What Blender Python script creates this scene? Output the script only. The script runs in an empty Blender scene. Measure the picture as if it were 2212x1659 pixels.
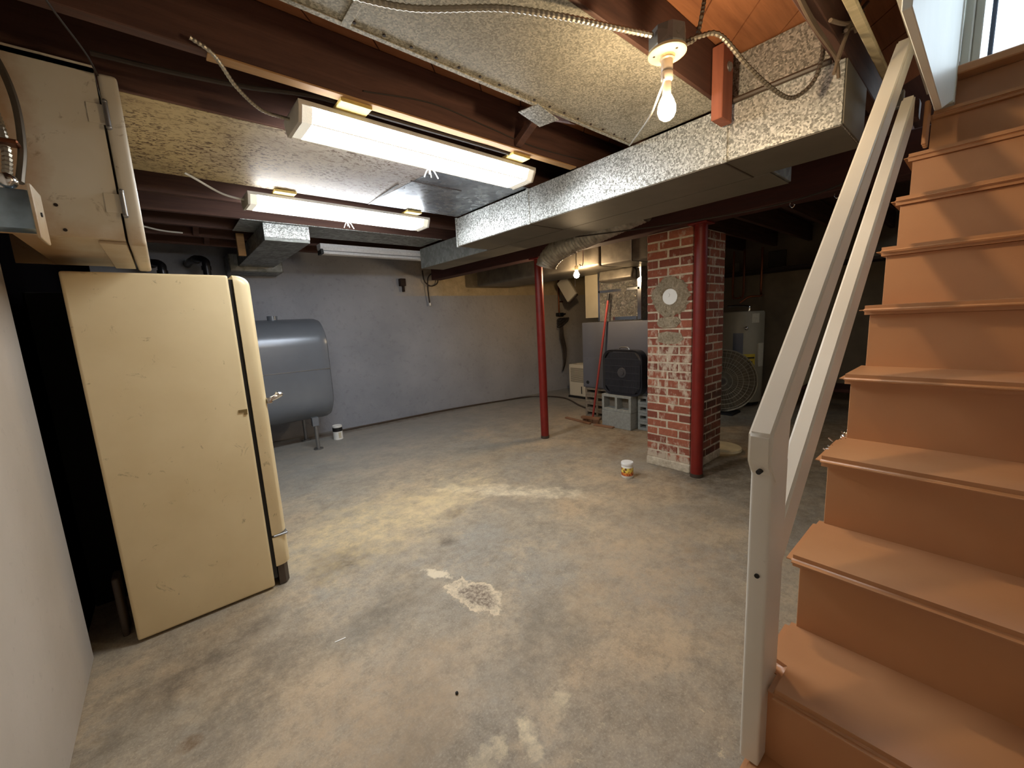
import bpy, bmesh, math, random
from mathutils import Vector, Matrix
random.seed(7)
sc = bpy.context.scene
COL = sc.collection
PI = math.pi

# ------------------------------------------------------------ camera
F, PITCH, ROLL, YAW, CH = 871.55, .15366, .05209, .70143, 1.31
fw = Vector((math.sin(YAW)*math.cos(PITCH), math.cos(YAW)*math.cos(PITCH), -math.sin(PITCH)))
r0 = Vector((math.cos(YAW), -math.sin(YAW), 0)); d0 = fw.cross(r0)
rt = math.cos(ROLL)*r0 + math.sin(ROLL)*d0
dn = -math.sin(ROLL)*r0 + math.cos(ROLL)*d0
cam = bpy.data.cameras.new('camera'); co = bpy.data.objects.new('camera', cam); COL.objects.link(co)
m = Matrix.Identity(4)
for i in range(3):
    m[i][0] = rt[i]; m[i][1] = -dn[i]; m[i][2] = -fw[i]
m[2][3] = CH
co.matrix_world = m
cam.sensor_fit = 'HORIZONTAL'; cam.sensor_width = 36; cam.lens = F/2212*36; cam.clip_start = .02
sc.camera = co
# ------------------------------------------------------------ world and exposure
w = bpy.data.worlds.new('sky'); sc.world = w; w.use_nodes = True
bg = w.node_tree.nodes['Background']
bg.inputs[0].default_value = (.80, .92, 1, 1); bg.inputs[1].default_value = 1.9
sc.view_settings.view_transform = 'Standard'; sc.view_settings.look = 'None'
sc.view_settings.gamma = 1; sc.view_settings.use_curve_mapping = False
sc.view_settings.exposure = 0.95
TUBE_E, BULB_E, BULB2_E = 18.0, 190.0, 340.0

# ------------------------------------------------------------ materials
def S(r, g, b):
    f = lambda c: (c/255/12.92) if c/255 <= .04045 else ((c/255+.055)/1.055)**2.4
    return (f(r), f(g), f(b), 1)

class G:
    def __init__(s, name, rough=.6, metal=0.0):
        s.m = bpy.data.materials.new(name); s.m.use_nodes = True
        s.t = s.m.node_tree; s.b = s.t.nodes['Principled BSDF']
        s.b.inputs['Roughness'].default_value = rough; s.b.inputs['Metallic'].default_value = metal
        s.pos = s.t.nodes.new('ShaderNodeNewGeometry').outputs['Position']
    def n(s, k): return s.t.nodes.new('ShaderNode'+k)
    def L(s, a, b):
        if hasattr(a, 'is_output'): s.t.links.new(a, b)
        else: b.default_value = a
    def mapping(s, scale=(1,1,1), rot=(0,0,0), vec=None, loc=(0,0,0)):
        n = s.n('Mapping'); s.L(vec or s.pos, n.inputs[0]); n.inputs['Scale'].default_value = scale
        n.inputs['Rotation'].default_value = rot; n.inputs['Location'].default_value = loc
        return n.outputs[0]
    def noise(s, scale, detail=3, rough=.55, vec=None, dist=0):
        n = s.n('TexNoise'); s.L(vec or s.pos, n.inputs['Vector']); n.inputs['Scale'].default_value = scale
        n.inputs['Detail'].default_value = detail; n.inputs['Roughness'].default_value = rough; n.inputs['Distortion'].default_value = dist
        return n.outputs['Fac']
    def vor(s, scale, vec=None, out='Color', feature='F1'):
        n = s.n('TexVoronoi'); s.L(vec or s.pos, n.inputs['Vector']); n.inputs['Scale'].default_value = scale; n.feature = feature
        return n.outputs[out]
    def gray(s, c):
        n = s.n('SeparateColor'); s.L(c, n.inputs[0]); return n.outputs[0]
    def ramp(s, f, stops, interp='LINEAR'):
        n = s.n('ValToRGB'); s.L(f, n.inputs[0]); e = n.color_ramp.elements; n.color_ramp.interpolation = interp
        while len(e) < len(stops): e.new(.5)
        for i, (p, c) in enumerate(stops):
            e[i].position = p; e[i].color = c if len(c) == 4 else (*c, 1)
        return n.outputs[0]
    def thr(s, f, a, b): return s.mr(f, a, b, 0, 1)
    def mr(s, f, a, b, c, d):
        n = s.n('MapRange'); s.L(f, n.inputs[0])
        for i, v in enumerate((a, b, c, d)): n.inputs[1+i].default_value = v
        return n.outputs[0]
    def mix(s, f, a, b, mode='MIX'):
        n = s.n('Mix'); n.data_type = 'RGBA'; n.blend_type = mode
        s.L(f, n.inputs[0]); s.L(a, n.inputs[6]); s.L(b, n.inputs[7]); return n.outputs[2]
    def math(s, op, a, b=0.0, clamp=False):
        n = s.n('Math'); n.operation = op; n.use_clamp = clamp; s.L(a, n.inputs[0]); s.L(b, n.inputs[1]); return n.outputs[0]
    def xyz(s):
        n = s.n('SeparateXYZ'); s.L(s.pos, n.inputs[0]); return n.outputs
    def color(s, c): s.L(c, s.b.inputs['Base Color']); return s
    def rough(s, c): s.L(c, s.b.inputs['Roughness']); return s
    def bump(s, h, st=.3, d=.01):
        n = s.n('Bump'); s.L(h, n.inputs['Height']); n.inputs['Strength'].default_value = st; n.inputs['Distance'].default_value = d
        s.L(n.outputs[0], s.b.inputs['Normal']); return s
    def rnd(s): return s.n('ObjectInfo').outputs['Random']
    def blob(s, x, y, rx, ry, ang=0, soft=.5, wob=.35, wsc=6):
        """1 inside an irregular ellipse on the floor, 0 outside"""
        X = s.xyz(); c, sn = math.cos(ang), math.sin(ang)
        dx = s.math('SUBTRACT', X[0], x); dy = s.math('SUBTRACT', X[1], y)
        u = s.math('DIVIDE', s.math('ADD', s.math('MULTIPLY', dx, c), s.math('MULTIPLY', dy, sn)), rx)
        v = s.math('DIVIDE', s.math('SUBTRACT', s.math('MULTIPLY', dy, c), s.math('MULTIPLY', dx, sn)), ry)
        d = s.math('SQRT', s.math('ADD', s.math('MULTIPLY', u, u), s.math('MULTIPLY', v, v)))
        nz = s.math('MULTIPLY', s.math('SUBTRACT', s.noise(wsc, 5, .65), .5), wob*4)
        return s.mr(s.math('ADD', d, nz), 1+soft*.5, 1-soft*.5, 0, 1), s.math('ADD', d, nz)

def plain(name, col, rough=.6, metal=0, var=.12, sc=9, bump=0.0, bsc=40):
    g = G(name, rough, metal)
    dk = tuple(c*(1-var) for c in col[:3])+(1,); lt = tuple(min(1, c*(1+var)) for c in col[:3])+(1,)
    g.color(g.ramp(g.noise(sc, 4), [(.3, dk), (.7, lt)]))
    if bump: g.bump(g.noise(bsc, 3), bump, .004)
    return g.m
def emis(name, col, st):
    g = G(name); g.b.inputs['Base Color'].default_value = (*col[:3], 1)
    g.b.inputs['Emission Color'].default_value = (*col[:3], 1); g.b.inputs['Emission Strength'].default_value = st
    return g.m

M = {}
# concrete floor
g = G('concrete_floor', .55)
n1 = g.noise(.9, 7, .66); n2 = g.noise(3.2, 9, .74, dist=.3); n3 = g.noise(26, 8, .8); n4 = g.noise(120, 4, .75)
nb = g.noise(7.5, 8, .78, vec=g.mapping(loc=(2,5,0)))
c = g.ramp(n1, [(.38, S(160,154,142)), (.5, S(174,160,138)), (.62, S(190,166,134))])
c = g.mix(g.mr(n2, .44, .64, 0, .8), c, S(148,136,118))
c = g.mix(g.mr(g.noise(2.1, 9, .76, vec=g.mapping(loc=(7,3,0))), .50, .64, 0, .8), c, S(200,178,146))
c = g.mix(g.mr(nb, .50, .64, 0, .5), c, S(124,114,98))
c = g.mix(g.mr(n3, .46, .66, 0, .45), c, S(112,100,84))
c = g.mix(g.mr(n4, .50, .68, 0, .40), c, S(214,200,176))
c = g.mix(g.mr(g.noise(75, 4, .8, vec=g.mapping(loc=(1,8,0))), .60, .70, 0, .6), c, S(96,84,70))
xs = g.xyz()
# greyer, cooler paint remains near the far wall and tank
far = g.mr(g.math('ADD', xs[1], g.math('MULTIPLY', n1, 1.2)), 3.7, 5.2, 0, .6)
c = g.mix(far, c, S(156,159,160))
# worn pale flecks where old paint is lifting, mostly mid floor
fl = g.math('MULTIPLY', g.mr(g.noise(15, 10, .84, dist=.25), .60, .68, 0, 1), g.mr(g.noise(1.3, 3, vec=g.mapping(loc=(3,9,0))), .42, .58, .15, .85))
c = g.mix(fl, c, S(226,208,172))
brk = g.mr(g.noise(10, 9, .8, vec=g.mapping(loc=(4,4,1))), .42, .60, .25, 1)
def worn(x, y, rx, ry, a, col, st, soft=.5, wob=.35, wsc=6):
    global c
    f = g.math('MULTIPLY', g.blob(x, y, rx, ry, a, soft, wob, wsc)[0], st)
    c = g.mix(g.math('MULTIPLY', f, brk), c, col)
worn(.60, 2.32, .18, .13, .4, S(84,74,60), .95, 1.0, .25)
worn(-.12, 1.588, .035, .03, 0, S(118,88,52), 1, .5, .15, 20)
worn(1.14, 2.045, .07, .05, .2, S(92,80,66), .8, .9)
worn(1.37, 2.325, .09, .05, .2, S(98,84,68), .8, .9)
worn(-.05, 1.95, .32, .11, .5, S(104,92,76), .8, 1)
worn(.09, 1.68, .28, .14, .7, S(108,96,80), .7, 1)
worn(.62, 1.72, .25, .12, .4, S(112,102,86), .7, 1)
worn(1.05, 1.10, .30, .14, .2, S(116,106,90), .6, 1)
worn(.45, 1.15, .30, .14, .6, S(116,106,90), .6, 1)
worn(1.9, 2.3, .5, .09, -.95, S(232,216,184), .95, .9, .9, 9)
worn(1.5, 2.6, .35, .2, .3, S(226,204,160), .8, 1, .9, 9)
worn(.9, 2.6, .5, .35, .3, S(222,198,152), .75, 1, .8, 7)
worn(.35, 1.25, .35, .25, .3, S(202,174,138), .6, 1, .6, 5)
worn(1.8, 1.1, .5, .35, .6, S(198,170,136), .5, 1, .6, 5)
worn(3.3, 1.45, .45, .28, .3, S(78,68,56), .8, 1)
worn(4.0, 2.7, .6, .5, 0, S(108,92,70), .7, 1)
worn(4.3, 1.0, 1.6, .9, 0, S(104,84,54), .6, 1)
worn(3.4, 2.35, .35, .1, .4, S(122,86,50), .6, 1, .4, 10)
worn(.70, .84, .07, .022, 1.2, S(228,212,178), 1, .9, 1.1, 22)
worn(.55, .88, .10, .03, .1, S(228,212,178), .9, .9, 1.1, 22)
worn(.86, .86, .06, .03, .5, S(228,212,178), .8, .9, 1.1, 22)
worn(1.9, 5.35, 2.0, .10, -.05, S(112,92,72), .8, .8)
# spalled patch with pale broken rim
a1, d1 = g.blob(.985, 1.51, .165, .088, 1.75, .10, .42, 14)
rim = g.math('MULTIPLY', g.mr(d1, .55, .85, 0, 1), a1)
pc = g.mix(g.mr(g.noise(60, 6, .85), .42, .60, 0, 1), S(112,96,80), S(196,180,156))
c = g.mix(a1, c, pc); c = g.mix(g.math('MULTIPLY', g.math('MULTIPLY', rim, .95), g.mr(n3, .35, .6, 1, .5)), c, S(234,216,184))
a2, d2 = g.blob(.93, 1.80, .075, .028, 2.0, .5, .8, 22)
c = g.mix(g.math('MULTIPLY', a2, .85), c, S(232,216,186))
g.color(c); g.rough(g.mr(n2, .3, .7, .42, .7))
h = g.math('ADD', g.math('MULTIPLY', n3, .5), g.math('SUBTRACT', g.math('MULTIPLY', n4, .25), g.math('MULTIPLY', a1, .8)))
g.bump(h, .5, .008); M['floor'] = g.m

# painted foundation wall: grey below a line, bare tan concrete above it on the right
g = G('painted_foundation', .62)
xs = g.xyz(); n1 = g.noise(1.6, 5); n2 = g.noise(14, 6, .65)
gr = g.ramp(n1, [(.3, S(146,151,162)), (.7, S(168,172,182))])
tn = g.ramp(g.noise(5, 6, .7), [(.3, S(160,142,110)), (.65, S(212,190,150))])
k = g.math('MULTIPLY', g.mr(xs[0], 2.5, 3.3, 0, 1), g.mr(g.math('ADD', xs[2], g.math('MULTIPLY', g.math('SUBTRACT', n2, .5), .02)), 1.735, 1.75, 0, 1))
c = g.mix(k, gr, tn)
c = g.mix(g.math('MULTIPLY', g.mr(xs[0], 3.0, 4.6, 0, .55), g.mr(xs[2], .3, 1.4, .35, 1)), c, S(204,182,142))
c = g.mix(g.mr(n2, .55, .8, 0, .3), c, S(66,64,64))
g.color(c); g.bump(g.math('ADD', n2, g.noise(3, 4)), .45, .02); M['far_wall'] = g.m
g = G('left_wall_paint', .7)
g.color(g.mix(g.mr(g.noise(30, 5, .7), .6, .8, 0, .35), g.ramp(g.noise(1.5, 4), [(.3, S(180,172,160)), (.7, S(198,190,180))]), S(120,112,104)))
g.bump(g.noise(25, 5), .2, .006); M['left_wall'] = g.m
M['back_wall'] = plain('brown_block_paint', S(122,108,88), .8, 0, .2, 3, .3, 12)
M['dark_wall'] = plain('shade_black_recess_wall', S(8,7,8), .9, 0, .2, 3)  # near-black colour stands in for the deep shade behind the refrigerator
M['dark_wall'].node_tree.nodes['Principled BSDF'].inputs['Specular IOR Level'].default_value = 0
M['upper_wall'] = plain('stairwell_plaster', S(214,208,196), .7, 0, .03, 3)

def wood(name, a, b, rough=.75, axis=0, sc=1.0):
    g = G(name, rough)
    s = [14*sc]*3; s[axis] = 1.1*sc
    v = g.mapping(tuple(s)); n = g.noise(2.2, 6, .6, vec=v, dist=.5); f = g.noise(9, 4, .7, vec=v)
    c = g.ramp(n, [(.28, a), (.72, b)])
    c = g.mix(g.mr(f, .55, .8, 0, .4), c, tuple(x*.5 for x in a[:3])+(1,))
    r = g.rnd(); c = g.mix(g.math('MULTIPLY', r, .25), c, tuple(x*.55 for x in a[:3])+(1,))
    g.color(c); g.bump(n, .2, .005); return g.m
M['joist'] = wood('stained_joist', S(72,47,39), S(108,74,60))
M['girder'] = wood('painted_girder', S(60,27,21), S(80,38,29), axis=1)
M['plank'] = wood('subfloor_plank', S(146,92,58), S(190,126,82), axis=0, sc=.7)
M['block'] = wood('pine_block', S(140,82,62), S(172,104,80), axis=2)
M['tanwood'] = wood('tan_wood', S(168,128,84), S(200,158,106), axis=0)
M['palewood'] = wood('pale_wood', S(168,156,124), S(200,188,156), axis=1)
M['broomwood'] = wood('broom_wood', S(128,92,66), S(162,122,92), axis=1)

def galv(name, lo, hi, scale=62, rough=.42, metal=.55, dirt=.3, tint=None):
    g = G(name, rough, metal)
    v = g.mapping((1,1,1)); nv = g.n('TexNoise'); g.L(v, nv.inputs['Vector']); nv.inputs['Scale'].default_value = 40
    add = g.n('VectorMath'); add.operation = 'MULTIPLY_ADD'; g.L(nv.outputs['Color'], add.inputs[0]); add.inputs[1].default_value = (.012,)*3; g.L(v, add.inputs[2])
    vc = g.vor(scale, add.outputs[0]); k = g.gray(vc)
    c = g.ramp(k, [(.1, lo), (.55, tuple((x+y)/2 for x, y in zip(lo, hi))), (.9, hi)])
    c = g.mix(g.mr(g.noise(3, 5, .65), .42, .75, 0, dirt), c, tint or S(92,82,64))
    g.color(c); g.rough(g.mr(k, 0, 1, rough+.14, rough-.12)); return g.m
M['galv'] = galv('spangled_galvanized', S(126,127,122), S(222,224,220), 150, .45, .45)
M['galv_panel'] = galv('dull_galvanized', S(140,136,120), S(204,198,180), 190, .42, .4, .35, S(124,114,92))
M['duct_shade'] = plain('shaded_duct_underside', S(112,106,94), .6, .2, .1, 6)  # same duct metal, with the shade on underside and end put into its colour
M['galv_blue'] = galv('bluish_galvanized', S(136,142,152), S(176,182,190), 30, .32, .6, .5, S(76,78,84))
M['galv_dark'] = galv('grey_painted_duct', S(124,126,122), S(146,148,144), 30, .5, .3, .3)
g = G('rust_speckled_sheet', .55, .15)
xs = g.xyz()
base = g.mix(g.mr(g.math('ADD', xs[0], g.noise(2, 3)), .7, 1.6, 0, 1), S(196,174,130), S(176,166,160))
n = g.noise(62, 4, .62, vec=g.mapping((.75, 1.2, 1)), dist=.8); env = g.noise(2.6, 4, .6)
sp = g.math('MULTIPLY', g.mr(n, .52, .58, 0, 1), g.mr(env, .36, .52, .15, 1))
c = g.mix(sp, base, S(92,64,36)); c = g.mix(g.mr(g.noise(7, 5, .6), .5, .75, 0, .35), c, S(120,88,52))
g.color(c); g.bump(g.noise(6, 3), .15, .01); M['rusty'] = g.m

def enamel(name, a, b, spots=.68):
    g = G(name, .32)
    c = g.ramp(g.noise(2.2, 4, .6), [(.3, a), (.7, b)])
    c = g.mix(g.mr(g.noise(13, 6, .72, dist=1), spots, spots+.08, 0, .6), c, S(122,100,62))
    c = g.mix(g.mr(g.noise(70, 2), .78, .82, 0, .8), c, S(70,54,36))
    if 'cabinet' in name:
        xs = g.xyz(); nz = g.noise(9, 5, .65)
        c = g.mix(g.mr(g.math('ADD', xs[0], g.math('MULTIPLY', nz, .12)), -.13, -.20, 0, .7), c, S(168,122,72))
        c = g.mix(g.mr(g.math('ADD', xs[2], g.math('MULTIPLY', nz, .14)), 1.78, 1.70, 0, .55), c, S(176,138,84))
    g.color(c); g.bump(g.noise(5, 2), .05, .01); return g.m
M['fridge'] = enamel('yellowed_enamel', S(217,196,152), S(231,212,170), .62)
M['cabinet'] = enamel('stained_cabinet_paint', S(206,196,172), S(222,216,200), .60)
M['stair'] = None
g = G('terracotta_stair_paint', .38)
c = g.ramp(g.noise(3, 4), [(.3, S(186,134,94)), (.7, S(200,148,104))])
c = g.mix(g.mr(g.noise(26, 6, .7, vec=g.mapping((1,.5,1.6))), .70, .76, 0, .5), c, S(112,66,38))
g.color(c); g.bump(g.noise(40, 4), .12, .003); M['stair'] = g.m
g = G('white_rail_paint', .42)
c = g.mix(g.mr(g.noise(38, 5, .7), .70, .76, 0, .5), g.ramp(g.noise(3, 3), [(.3, S(222,216,204)), (.7, S(234,230,220))]), S(150,140,118))
g.color(c); g.bump(g.noise(30, 4), .12, .003); M['rail'] = g.m
M['white'] = plain('white_gloss_paint', S(226,230,224), .35, 0, .04, 5)
M['redpost'] = plain('red_post_paint', S(118,24,15), .42, 0, .14, 12, .15, 60)
M['redbroom'] = plain('red_plastic', S(150,58,52), .4)
M['labelbrown'] = plain('brown_plate', S(120,98,56), .5)
M['black'] = plain('black_rubber', S(22,22,24), .55)
M['pipe'] = plain('black_pipe', S(44,44,48), .3, .5)
M['bx'] = plain('armored_cable_steel', S(170,164,150), .38, .7)
M['bxdark'] = plain('dirty_armored_cable', S(112,104,92), .45, .6)
M['bundle_wire'] = plain('dusty_cloth_wire', S(104,88,72), .85)
M['cloth_wire'] = plain('old_cloth_wire', S(58,50,44), .85)
M['wht_wire'] = plain('pale_wire', S(190,186,176), .6)
M['chrome'] = plain('chrome', S(220,220,220), .15, 1, .02)
M['steel'] = plain('zinc_steel', S(150,150,150), .35, .8)
M['boxsteel'] = plain('junction_box_steel', S(150,172,190), .28, .8, .15, 30)
M['porcelain'] = plain('cream_porcelain', S(226,206,160), .35, 0, .04)
M['fixture'] = plain('fixture_enamel', S(196,192,184), .45)
M['fixwhite'] = plain('white_fixture_enamel', S(226,226,228), .4, 0, .1, 60)
M['shim'] = plain('yellow_wood_shim', S(206,178,100), .7, 0, .15, 60)
M['tank'] = plain('grey_tank_paint', S(122,128,137), .27, .25, .07, 3, .06, 6)
M['furnace'] = plain('furnace_grey', S(96,98,107), .42, .1, .05, 3)
M['cinder'] = plain('cinder_block', S(150,154,150), .9, 0, .14, 40, .6, 160)
M['cinder2'] = plain('painted_cinder_block', S(128,118,104), .9, 0, .2, 30, .6, 160)
M['foil'] = None
g = G('crinkled_foil', .22, .95)
v = g.vor(26, g.mapping((1,1,.6)), 'Color'); n = g.noise(30, 5, .7, dist=1.5)
g.color(g.ramp(n, [(.3, S(134,130,122)), (.7, S(228,226,220))])); g.bump(g.math('ADD', n, g.gray(v)), 1, .03); M['foil'] = g.m
g = G('wrinkled_flex_foil', .42, .45)
g.color(g.ramp(g.noise(20, 4), [(.3, S(134,128,114)), (.7, S(196,190,176))])); g.bump(g.noise(60, 4, .7), .6, .008); M['flex'] = g.m
M['trunk'] = plain('dirty_insulated_duct', S(104,98,88), .45, .4, .3, 9, .3, 20)
M['fan'] = plain('black_fan_plastic', S(26,27,34), .35)
M['grillewire'] = plain('dusty_grille', S(54,56,64), .45)
M['fanblade'] = plain('grey_fan_blade', S(70,70,74), .4)
M['darkblade'] = plain('dark_fan_blade', S(30,30,36), .5)
M['heater'] = plain('beige_heater_enamel', S(160,150,128), .45, 0, .05)
M['label'] = plain('pale_label', S(206,198,176), .6, 0, .1, 60)
M['labelbrown'] = plain('brown_plate', S(120,98,56), .5)
M['yellow'] = plain('yellow_label', S(214,184,60), .6)
M['cage'] = plain('dusty_wire_cage', S(146,136,116), .5, .4)
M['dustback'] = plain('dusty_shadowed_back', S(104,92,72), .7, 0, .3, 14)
M['cover'] = plain('pale_cover', S(214,200,164), .6)
M['dehum'] = plain('cream_plastic', S(222,212,190), .5, 0, .03)
M['grille'] = plain('grille_grey', S(150,142,124), .6)
M['tub'] = plain('white_plastic', S(240,240,236), .35, 0, .02)
M['glass'] = None
g = G('door_glass', .02); g.b.inputs['Transmission Weight'].default_value = 1; g.b.inputs['IOR'].default_value = 1.02
g.b.inputs['Base Color'].default_value = (.93,.97,1,1); M['glass'] = g.m
M['gap_shade'] = plain('gap_shade_black', S(14,13,14), .9)  # colour of the added sheet that stands for shade in the gap
M['rubberbase'] = plain('dark_kick', S(70,58,48), .5)
M['copper'] = plain('copper_pipe', S(120,70,44), .35, .8)
M['darkbrown'] = plain('dark_brown', S(44,30,24), .8)
M['door_paint'] = plain('bluish_mullion', S(96,112,140), .5)
M['tubelens'] = emis('prismatic_lens_lit', (.90, .95, 1), TUBE_E)
g = G('prismatic_lens_dim', .4)
g.color(S(226,218,196)); g.b.inputs['Emission Color'].default_value = (1,.95,.82,1); g.b.inputs['Emission Strength'].default_value = .30
g.bump(g.vor(260, out='Distance'), .5, .003); M['lensend'] = g.m
M['bulb'] = emis('bulb_glow', (1, .74, .45), BULB_E)
M['bulb2'] = emis('bulb_glow_back', (1, .72, .42), BULB2_E)
M['bulbneck'] = plain('frosted_bulb_neck', S(214,196,176), .2)
# brick and mortar
g = G('old_red_brick', .85)
c = g.ramp(g.rnd(), [(0, S(124,66,50)), (.5, S(152,84,62)), (1, S(172,102,76))])
c = g.mix(g.mr(g.noise(45, 5, .7), .4, .75, 0, .4), c, S(92,46,34))
xs = g.xyz()
wz = g.math('ADD', g.mr(xs[2], .05, .26, .36, 0), g.math('MULTIPLY', g.mr(xs[2], .5, .8, 0, 1), g.mr(xs[2], 1.0, 1.2, .17, 0)))
wh = g.mr(g.math('ADD', g.noise(16, 6, .7, vec=g.mapping((1,1.2,.6))), g.math('MULTIPLY', wz, g.mr(xs[0], 3.11, 3.15, 1, -.2))),   .56, .70, 0, .85)
c = g.mix(wh, c, S(206,192,170))
dk = g.math('MULTIPLY', g.mr(xs[2], .75, .6, 0, 1), g.mr(xs[0], 3.2, 3.3, 0, 1))
c = g.mix(g.math('MULTIPLY', dk, g.mr(g.noise(7, 4), .35, .6, .2, .8)), c, S(64,46,34))
g.color(c); g.bump(g.noise(60, 5), .5, .006); M['brick'] = g.m
g = G('lime_mortar', .9)
g.color(g.ramp(g.noise(20, 5, .7), [(.3, S(176,162,138)), (.7, S(224,212,190))])); g.bump(g.noise(50, 5), .8, .01); M['mortar'] = g.m
g = G('smeared_cement', .9)
g.color(g.ramp(g.noise(26, 5, .7, dist=2), [(.3, S(140,124,98)), (.7, S(212,198,172))])); g.bump(g.noise(22, 5, .7, dist=3), 1, .02); M['cement'] = g.m

# ------------------------------------------------------------ mesh helpers
class B:
    def __init__(s): s.bm = bmesh.new()
    def box(s, x0, x1, y0, y1, z0, z1, bev=0, seg=1, rot=None, mi=0):
        mt = Matrix.Translation(((x0+x1)/2, (y0+y1)/2, (z0+z1)/2))
        if rot: mt = mt @ rot
        mt = mt @ Matrix.Diagonal((abs(x1-x0), abs(y1-y0), abs(z1-z0), 1))
        t = bmesh.new(); bmesh.ops.create_cube(t, size=1, matrix=mt)
        if bev: bmesh.ops.bevel(t, geom=t.edges[:], offset=bev, segments=seg, affect='EDGES', profile=.6)
        return s.add(t)
    def add(s, t):
        me = bpy.data.meshes.new('tmp'); t.to_mesh(me); t.free(); s.bm.from_mesh(me); bpy.data.meshes.remove(me); return s
    def cyl(s, a, b, r, r2=None, n=24, caps=True):
        a, b = Vector(a), Vector(b); d = b-a
        q = d.to_track_quat('Z', 'Y').to_matrix().to_4x4()
        t = bmesh.new(); bmesh.ops.create_cone(t, cap_ends=caps, segments=n, radius1=r, radius2=r if r2 is None else r2, depth=d.length, matrix=Matrix.Translation((a+b)/2) @ q)
        return s.add(t)
    def sph(s, c, r, sx=1, sy=1, sz=1, n=20):
        t = bmesh.new(); bmesh.ops.create_uvsphere(t, u_segments=n, v_segments=n//2+2, radius=r, matrix=Matrix.Translation(c) @ Matrix.Diagonal((sx, sy, sz, 1)))
        return s.add(t)
    def lathe(s, prof, c=(0,0,0), rot=None, n=32):
        t = bmesh.new(); rings = []
        for r, z in prof:
            rings.append([t.verts.new((r*math.cos(2*PI*i/n), r*math.sin(2*PI*i/n), z)) for i in range(n)] if r > 1e-5 else [t.verts.new((0, 0, z))])
        for A, Bq in zip(rings, rings[1:]):
            for i in range(n):
                j = (i+1) % n
                if len(A) == 1 and len(Bq) == 1: continue
                if len(A) == 1: t.faces.new((A[0], Bq[j], Bq[i]))
                elif len(Bq) == 1: t.faces.new((A[i], A[j], Bq[0]))
                else: t.faces.new((A[i], A[j], Bq[j], Bq[i]))
        mt = Matrix.Translation(c) @ (rot or Matrix.Identity(4)); bmesh.ops.transform(t, matrix=mt, verts=t.verts[:])
        bmesh.ops.recalc_face_normals(t, faces=t.faces[:])
        return s.add(t)
    def tube(s, pts, r, n=8, step=None, ridge=0, closed=False):
        P = spline(pts, step or r*1.5) if step != 0 else [Vector(p) for p in pts]
        t = bmesh.new(); prev = None; up = Vector((0, 0, 1)); first = None
        tan = (P[1]-P[0]).normalized()
        side = tan.cross(up); side = side.normalized() if side.length > .1 else Vector((1, 0, 0))
        for i, p in enumerate(P):
            tn = (P[min(i+1, len(P)-1)]-P[max(i-1, 0)]).normalized()
            side = (side - tn*side.dot(tn)).normalized(); bn = tn.cross(side)
            rr = r*(1-ridge) if (ridge and i % 2) else r
            ring = [t.verts.new(p+side*rr*math.cos(2*PI*k/n)+bn*rr*math.sin(2*PI*k/n)) for k in range(n)]
            if prev:
                for k in range(n): t.faces.new((prev[k], prev[(k+1) % n], ring[(k+1) % n], ring[k]))
            else: first = ring
            prev = ring
        t.faces.new(first); t.faces.new(prev)
        bmesh.ops.recalc_face_normals(t, faces=t.faces[:])
        return s.add(t)
    def prism(s, pts, fn, lo, hi, bev=0, seg=2):
        """extrude the 2-D outline pts; fn(u, v, w) -> xyz"""
        t = bmesh.new()
        a = [t.verts.new(fn(u, v, lo)) for u, v in pts]; b = [t.verts.new(fn(u, v, hi)) for u, v in pts]
        t.faces.new(a); t.faces.new(b[::-1])
        for i in range(len(pts)):
            j = (i+1) % len(pts); t.faces.new((a[j], a[i], b[i], b[j]))
        bmesh.ops.recalc_face_normals(t, faces=t.faces[:])
        if bev: bmesh.ops.bevel(t, geom=t.edges[:], offset=bev, segments=seg, affect='EDGES')
        return s.add(t)
def spline(pts, step):
    P = [Vector(p) for p in pts]; Q = [P[0]*2-P[1]]+P+[P[-1]*2-P[-2]]; out = []
    for i in range(1, len(Q)-2):
        a, b, c, d = Q[i-1:i+3]; n = max(1, int((c-b).length/step))
        for k in range(n):
            t = k/n
            out.append(.5*((2*b)+(c-a)*t+(2*a-5*b+4*c-d)*t*t+(3*b-a-3*c+d)*t**3))
    out.append(P[-1]); return out
XZ = lambda u, v, w: (u, w, v)     # outline in xz, depth along y
XY = lambda u, v, w: (u, v, w)
YZ = lambda u, v, w: (w, u, v)

def thing(name, label, cat, loc, group=None):
    o = bpy.data.objects.new(name, None); COL.objects.link(o); o.location = loc
    o.empty_display_size = .1
    o['label'] = label; o['category'] = cat
    if group: o['group'] = group
    return o
def wloc(o):
    v = Vector(o.location)
    while o.parent: o = o.parent; v += Vector(o.location)
    return v
def obj(name, b, mat, parent=None, base=None, smooth=False, label=None):
    """link builder b (world coordinates) as one mesh object"""
    org = wloc(parent) if parent else Vector((0,0,0))
    bm = b.bm; vs = [v.co for v in bm.verts]
    if base is None:
        c = Vector((0,0,0))
        for a in range(3): c[a] = (min(v[a] for v in vs)+max(v[a] for v in vs))/2
        if not parent: c.z = min(v.z for v in vs)
    else: c = Vector(base)
    bmesh.ops.translate(bm, vec=-c, verts=bm.verts[:])
    me = bpy.data.meshes.new(name); bm.to_mesh(me); bm.free()
    me.materials.append(M[mat] if isinstance(mat, str) else mat)
    if smooth:
        for p in me.polygons: p.use_smooth = True
        me.set_sharp_from_angle(angle=math.radians(38))
    o = bpy.data.objects.new(name, me); COL.objects.link(o); o.parent = parent; o.location = c-org
    if label: o['label'] = label
    return o
def tag(o, label, cat, group=None):
    o['label'] = label; o['category'] = cat
    if group: o['group'] = group
    return o
def struct(name, b, mat):
    o = obj(name, b, mat); o['kind'] = 'structure'; return o

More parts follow.
